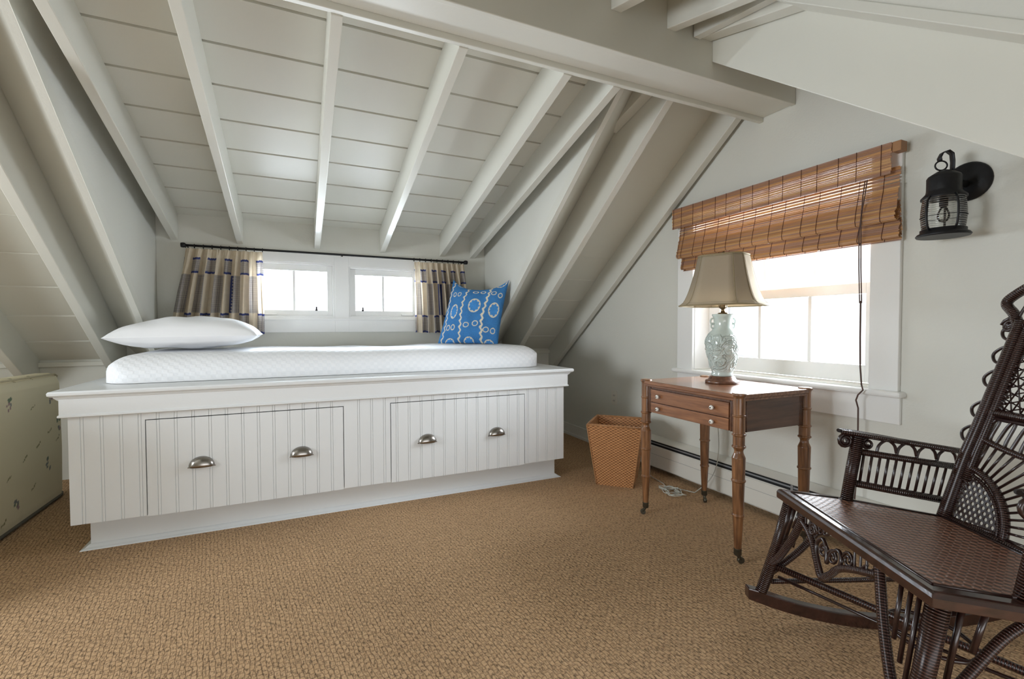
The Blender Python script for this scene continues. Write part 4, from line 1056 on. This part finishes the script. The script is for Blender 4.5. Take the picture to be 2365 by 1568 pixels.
for s in (-1, 1):
    tl(sp([F(s*0.290, 0.215), F(s*0.255, 0.255), F(s*0.215, 0.325), F(s*0.190, 0.385), F(s*0.185, 0.42)]) if s < 0 else sp([F(0.290, 0.15), F(0.235, 0.22), F(0.185, 0.31), F(0.150, 0.39), F(0.135, 0.425)]), 0.0115, WICK, 'front_brace', 10)
    b = MB()
    for du, zb in ((0.255, 0.31), (0.232, 0.35), (0.205, 0.385)):
        if s > 0: zb -= 0.06
        b.tube([L3(*F(s*du, 0.425)), L3(*F(s*(du+0.012), zb-0.02))], 0.0052, 8)
    build_each(b, 'front_spindle', WICKP, lambda o: lk(o, ch))
b = MB()
b.tube([L3(*q) for q in sp([F(-0.188, 0.402), F(-0.15, 0.390), F(-0.112, 0.365), (F(-0.078, 0.328)), F(-0.048, 0.300), F(-0.018, 0.322), F(0.008, 0.352), F(0.05, 0.374), F(0.10, 0.392), F(0.145, 0.408)])], 0.0095, 10)
part(b, 'front_skirt_rail', WICK)
b = MB()
def spiral(cu, cz, R, turns, s, ph=0.0, n=26): return [L3(*F(cu + s*R*(1-0.75*i/n)*cos(ph+turns*2*pi*i/n), cz + R*(1-0.75*i/n)*sin(ph+turns*2*pi*i/n))) for i in range(n+1)]
b.tube([L3(*q) for q in sp([F(-0.045, 0.305), F(-0.085, 0.345), F(-0.095, 0.375), F(-0.075, 0.395), F(-0.05, 0.375), F(-0.04, 0.345), F(-0.03, 0.375), F(-0.005, 0.395), F(0.012, 0.375), F(0.0, 0.345), F(-0.045, 0.305)])], 0.0055, 8)
for cu, cz, s in ((-0.125, 0.40, 1), (-0.062, 0.368, 1), (-0.022, 0.368, -1), (0.035, 0.39, -1)): b.tube(spiral(cu, cz, 0.020, 1.6, s), 0.0040, 6)
for k in range(5): b.tube([L3(*q) for q in sp([F(-0.17+0.022*k, 0.425), F(-0.150+0.020*k, 0.385+0.006*k), F(-0.12+0.018*k, 0.425)])], 0.0035, 6)
for k in range(3): b.tube([L3(*q) for q in sp([F(0.05+0.022*k, 0.425), F(0.065+0.022*k, 0.385), F(0.10+0.022*k, 0.41)])], 0.0035, 6)
build_each(b, 'heart_scroll', WICKP, lambda o: lk(o, ch))
# stretchers (crossed)
tl([(-0.293, -0.012, 0.205), (0.0, 0.245, 0.185), (0.290, 0.50, 0.17)], 0.0105, WICK, 'cross_stretcher', 10)
tl([(0.293, -0.012, 0.205), (0.0, 0.245, 0.165), (-0.290, 0.50, 0.17)], 0.0105, WICK, 'cross_stretcher', 10)
tl([(0.02*cos(a)+0.085*cos(a), 0.245+0.085*sin(a), 0.178) for a in [2*pi*k/24 for k in range(24)]], 0.0055, WICKP, 'stretcher_loop', 8, closed=True)
tl([(-0.29, 0.0, 0.17), (-0.1, 0.16, 0.155), (0.1, 0.30, 0.16), (0.29, 0.5, 0.15)], 0.005, WICKP, 'thin_stretcher', 8)
# back frame: (u,t) -> local
def Bk(u, t, o=0.0): return (u, 0.477 + 0.269*t + o*0.96, 0.400 + 0.963*t - o*0.27)
def pu(t): return 0.248 - 0.010*min(1, t/0.3) - 0.035*max(0, (t-0.2)/0.45)
for s in (-1, 1):
    tl([Bk(s*(pu(t)-0.010), t) for t in [-0.02 + 0.66*k/14 for k in range(15)]], 0.0185, WICK, 'back_post', 14, rfun=lambda t: 0.021-0.004*t)
    tl([Bk(s*(pu(t)-0.036), t) for t in [0.13 + 0.49*k/10 for k in range(11)]], 0.013, WICK, 'inner_post', 10)
    # side loops outside the post
    b = MB()
    for t0 in (0.245, 0.325, 0.425, 0.50, 0.575):
        b.tube([L3(*q) for q in sp([Bk(s*pu(t0), t0), Bk(s*(pu(t0)+0.024), t0+0.010), Bk(s*(pu(t0)+0.034), t0+0.030), Bk(s*(pu(t0)+0.020), t0+0.048), Bk(s*pu(t0+0.07), t0+0.062)], 6)], 0.0045, 6)
    sc = [Bk(s*(0.228+0.024*(1-0.8*i/22)*cos(2.2*2*pi*i/22)), 0.625+0.024*(1-0.8*i/22)*sin(2.2*2*pi*i/22)) for i in range(23)]
    b.tube([L3(*q) for q in sc], 0.0055, 6)
    build_each(b, 'side_scroll', WICKP, lambda o: lk(o, ch))
    # crest corner
    tl(sp([Bk(s*0.200, 0.62), Bk(s*0.225, 0.66), Bk(s*0.258, 0.695), Bk(s*0.235, 0.725), Bk(s*0.17, 0.765), Bk(s*0.08, 0.80), Bk(0, 0.81)]), 0.014, WICK, 'crest_rail', 12)
b = MB(); b.tube([L3(*Bk(-0.2, 0.625)), L3(*Bk(0.2, 0.625))], 0.012, 10); b.tube([L3(*Bk(-0.2, 0.575)), L3(*Bk(0.2, 0.575))], 0.009, 10); build_each(b, 'upper_rail', WICK, lambda o: lk(o, ch))
b = MB()
for k in range(9):
    u = -0.19 + 0.0475*k
    b.tube([L3(*q) for q in sp([Bk(u-0.02, 0.64), Bk(u-0.005, 0.69), Bk(u+0.02, 0.70+0.03*(1-abs(u)*4)), Bk(u+0.028, 0.67), Bk(u+0.01, 0.64)], 6)], 0.0042, 6)
build_each(b, 'crest_loop', WICKP, lambda o: lk(o, ch))
tl([Bk(-0.215, 0.352), Bk(0.215, 0.352)], 0.0125, WICK, 'middle_rail', 12)
tl([Bk(-0.215, 0.335), Bk(0.215, 0.335)], 0.006, WICKP, 'middle_rail_trim', 8)
arcp = [Bk(u, 0.272 - 0.030*(1-(u/0.215)**2)) for u in [-0.215+0.43*k/16 for k in range(17)]]
tl(arcp, 0.0095, WICK, 'fan_rail', 10)
b = MB()
for k in range(9):
    u = -0.19 + 0.046*k; ta = 0.262 - 0.03*(1-(u/0.215)**2)
    b.tube([L3(*q) for q in sp([Bk(u-0.014, ta+0.01), Bk(u+0.004, 0.315), Bk(u+0.020, 0.338), Bk(u+0.024, 0.325), Bk(u+0.014, ta+0.018), Bk(u+0.032, ta+0.008)], 6)], 0.0045, 6)
build_each(b, 'band_loop', WICKP, lambda o: lk(o, ch))
# starry open cane panel
b = MB(); t0, t1, uu = 0.362, 0.568, 0.172
def clipline(p, d):
    lo_, hi_ = -9, 9
    for ax, (a, c_) in ((0, (-uu, uu)), (1, (t0, t1))):
        if abs(d[ax]) < 1e-9:
            if not (a <= p[ax] <= c_): return None
            continue
        x_, y_ = (a-p[ax])/d[ax], (c_-p[ax])/d[ax]
        lo_ = max(lo_, min(x_, y_)); hi_ = min(hi_, max(x_, y_))
    return None if hi_-lo_ < 0.01 else ((p[0]+d[0]*lo_, p[1]+d[1]*lo_), (p[0]+d[0]*hi_, p[1]+d[1]*hi_))
for ang in (20, 70, 110, 160):
    dx, dy = cos(radians(ang)), sin(radians(ang)); nx, ny = -dy, dx
    for k in range(-14, 15):
        o_ = k*0.0235 + 0.004
        seg_ = clipline((nx*o_, 0.465+ny*o_), (dx, dy))
        if seg_: b.tube([L3(*Bk(*seg_[0], o=0.001*(ang/90-1))), L3(*Bk(*seg_[1], o=0.001*(ang/90-1)))], 0.0021, 5)
part(b, 'open_cane_panel', WICKP)
b = MB()
for s in (-1, 1):
    for k in range(11):
        t = 0.365+0.019*k; b.tube([L3(*q) for q in [Bk(s*(0.165), t), Bk(s*0.182, t+0.008), Bk(s*0.176, t+0.019)]], 0.0048, 6)
build_each(b, 'edging_loop', WICKP, lambda o: lk(o, ch))
# quarter-round pierced panels + sunburst rays
for s in (-1, 1):
    cu0 = -s*-1
    R = 0.172; c0 = (s*0.228, 0.004)
    def Q(r, a): return Bk(c0[0] - s*r*cos(a), c0[1] + r*sin(a))
    tl([Q(R, pi/2*k/18) for k in range(19)], 0.0105, WICK, 'quarter_rim', 10)
    tl([Q(R-0.019, pi/2*k/18) for k in range(19)], 0.0055, WICK, 'quarter_inner_rim', 8)
    b = MB(); b.tube([L3(*Q(0.01, 0)), L3(*Q(R, 0))], 0.009, 8); b.tube([L3(*Q(0.01, 0.12)), L3(*Q(R-.02, 0.10))], 0.006, 8); b.tube([L3(*Q(0.0, pi/2)), L3(*Q(R, pi/2))], 0.012, 8)
    for k in range(10):
        b.tube([L3(*Q(0.01+0.016*k, 1.30)), L3(*Q(0.018+0.016*k, 1.50)), L3(*Q(0.028+0.016*k, 1.35))], 0.0045, 6)
    build_each(b, 'quarter_frame_bar', WICK, lambda o: lk(o, ch))
    # pierced plate: hex cells with round holes
    b = MB(); hs = 0.0165; hr = 0.0058; row = 0
    z_ = 0.012
    while z_ < R:
        x_ = 0.012 + (hs/2 if row % 2 else 0)
        while x_ < R:
            if math.hypot(x_, z_) < R-0.012 and z_ > 0.006 and x_ > 0.020:
                v = []; f = []
                for lev_, oo in ((0, -0.002), (1, 0.002)):
                    for k in range(12):
                        a = 2*pi*k/12; ca, sa = cos(a), sin(a)
                        am = ((a + pi/6) % (pi/3)) - pi/6 if False else (((a - pi/6 + pi/6) % (pi/3)) - pi/6)
                        # hexagon with flat sides left/right (pointy top)
                        aa = (a % (pi/3)); aa = aa if aa <= pi/6 else aa - pi/3
                        ro = (hs/2)/cos(aa)
                        v.append(L3(*Bk(c0[0]-s*(x_+hr*ca), c0[1]+z_+hr*sa, oo))); v.append(L3(*Bk(c0[0]-s*(x_+ro*ca), c0[1]+z_+ro*sa, oo)))
                for k in range(12):
                    k2 = (k+1) % 12
                    f += [(2*k, 2*k+1, 2*k2+1, 2*k2), (24+2*k, 24+2*k2, 24+2*k2+1, 24+2*k+1), (2*k, 2*k2, 24+2*k2, 24+2*k)]
                b.add(v, f)
            x_ += hs
        z_ += hs*0.866; row += 1
    part(b, 'pierced_panel', WICKP)
    b = MB()
    for k in range(15):
        a = radians(4 + 5.7*k); r = R; st = Q(r, a)
        # extend until centre line or fan rail
        r2 = r
        while r2 < 0.45:
            u_, t_ = c0[0]-s*r2*cos(a), c0[1]+r2*sin(a)
            if s*u_ < 0.0 or t_ > 0.27 - 0.03*(1-(u_/0.215)**2): break
            r2 += 0.004
        b.tube([L3(*st), L3(*Q(r2, a))], 0.0036, 6)
    build_each(b, 'sunburst_ray', WICKP, lambda o: lk(o, ch))
tl([Bk(-0.24, 0.005), Bk(0.24, 0.005)], 0.010, WICK, 'back_base_rail', 10)
# arms
for s in (-1, 1):
    au = lambda d: s*(0.275 + 0.012*min(1, max(0, (0.5-d)/0.3)))
    tl([(s*0.278, 0.205, 0.432), (s*0.281, 0.222, 0.53), (s*0.285, 0.243, 0.640)], 0.0175, WICK, 'arm_post', 12)
    z_arm = lambda d: 0.655 - (d-0.20)*0.155
    b = MB(); b.tube([L3(au(d), d, z_arm(d)) for d in [0.195 + 0.36*k/12 for k in range(13)]], 0.0095, 10)
    part(b, 'arm_rail', WICK)
    b = MB()
    for off, rr in ((-0.026, 0.006), (-0.013, 0.006), (0.013, 0.006), (0.024, 0.006)):
        b.tube([L3(*q) for q in sp([(au(0.25), 0.43, z_arm(0.43)), (au(0.3)+off*0.8, 0.33, z_arm(0.33)+0.003), (au(0.2)+off, 0.23, z_arm(0.23)+0.003), (au(0.2)+off*0.4, 0.188, z_arm(0.19)+0.002)])], rr, 8)
    build_each(b, 'arm_rest_strand', WICK, lambda o: lk(o, ch))
    tl([(au(0.25)*0.99, 0.236, 0.594), (au(0.5)*0.985, 0.548, 0.549)], 0.0105, WICK, 'arm_middle_rail', 10)
    tl([(au(0.25)*0.98, 0.222, 0.492), (au(0.5)*0.97, 0.520, 0.440)], 0.0115, WICK, 'arm_lower_rail', 10)
    b = MB()
    for k in range(11):
        f_ = (k+0.9)/12.2
        d0, z0 = 0.236+0.312*f_, 0.594-0.045*f_; d1, z1 = 0.222+0.298*f_, 0.492-0.052*f_
        b.tube([L3(au(0.3)*0.987, d0, z0), L3(au(0.3)*0.978, d1, z1)], 0.0042, 8)
    build_each(b, 'arm_spindle', WICKP, lambda o: lk(o, ch))
    b = MB()
    for k in range(4):
        d0 = 0.300 + 0.062*k; zc = lambda d: 0.594-0.045*(d-0.236)/0.312
        b.tube([L3(*q) for q in sp([(au(0.3), d0, zc(d0)+0.004), (au(0.3), d0+0.008, zc(d0)+0.030), (au(0.3), d0+0.031, zc(d0)+0.045), (au(0.3), d0+0.054, zc(d0)+0.030), (au(0.3), d0+0.062, zc(d0)+0.004)], 6)], 0.0045, 6)
    def spi(dc, zc, R, turns, ph): return [L3(au(0.2), dc + R*(1-0.8*i/24)*cos(ph+turns*2*pi*i/24), zc + R*(1-0.8*i/24)*sin(ph+turns*2*pi*i/24)) for i in range(25)]
    b.tube(spi(0.275, 0.617, 0.019, 1.7, 1.5), 0.0045, 6)
    b.tube(spi(0.205, 0.627, 0.024, 2.1, 0.8), 0.0055, 6)
    build_each(b, 'arm_scroll', WICKP, lambda o: lk(o, ch))
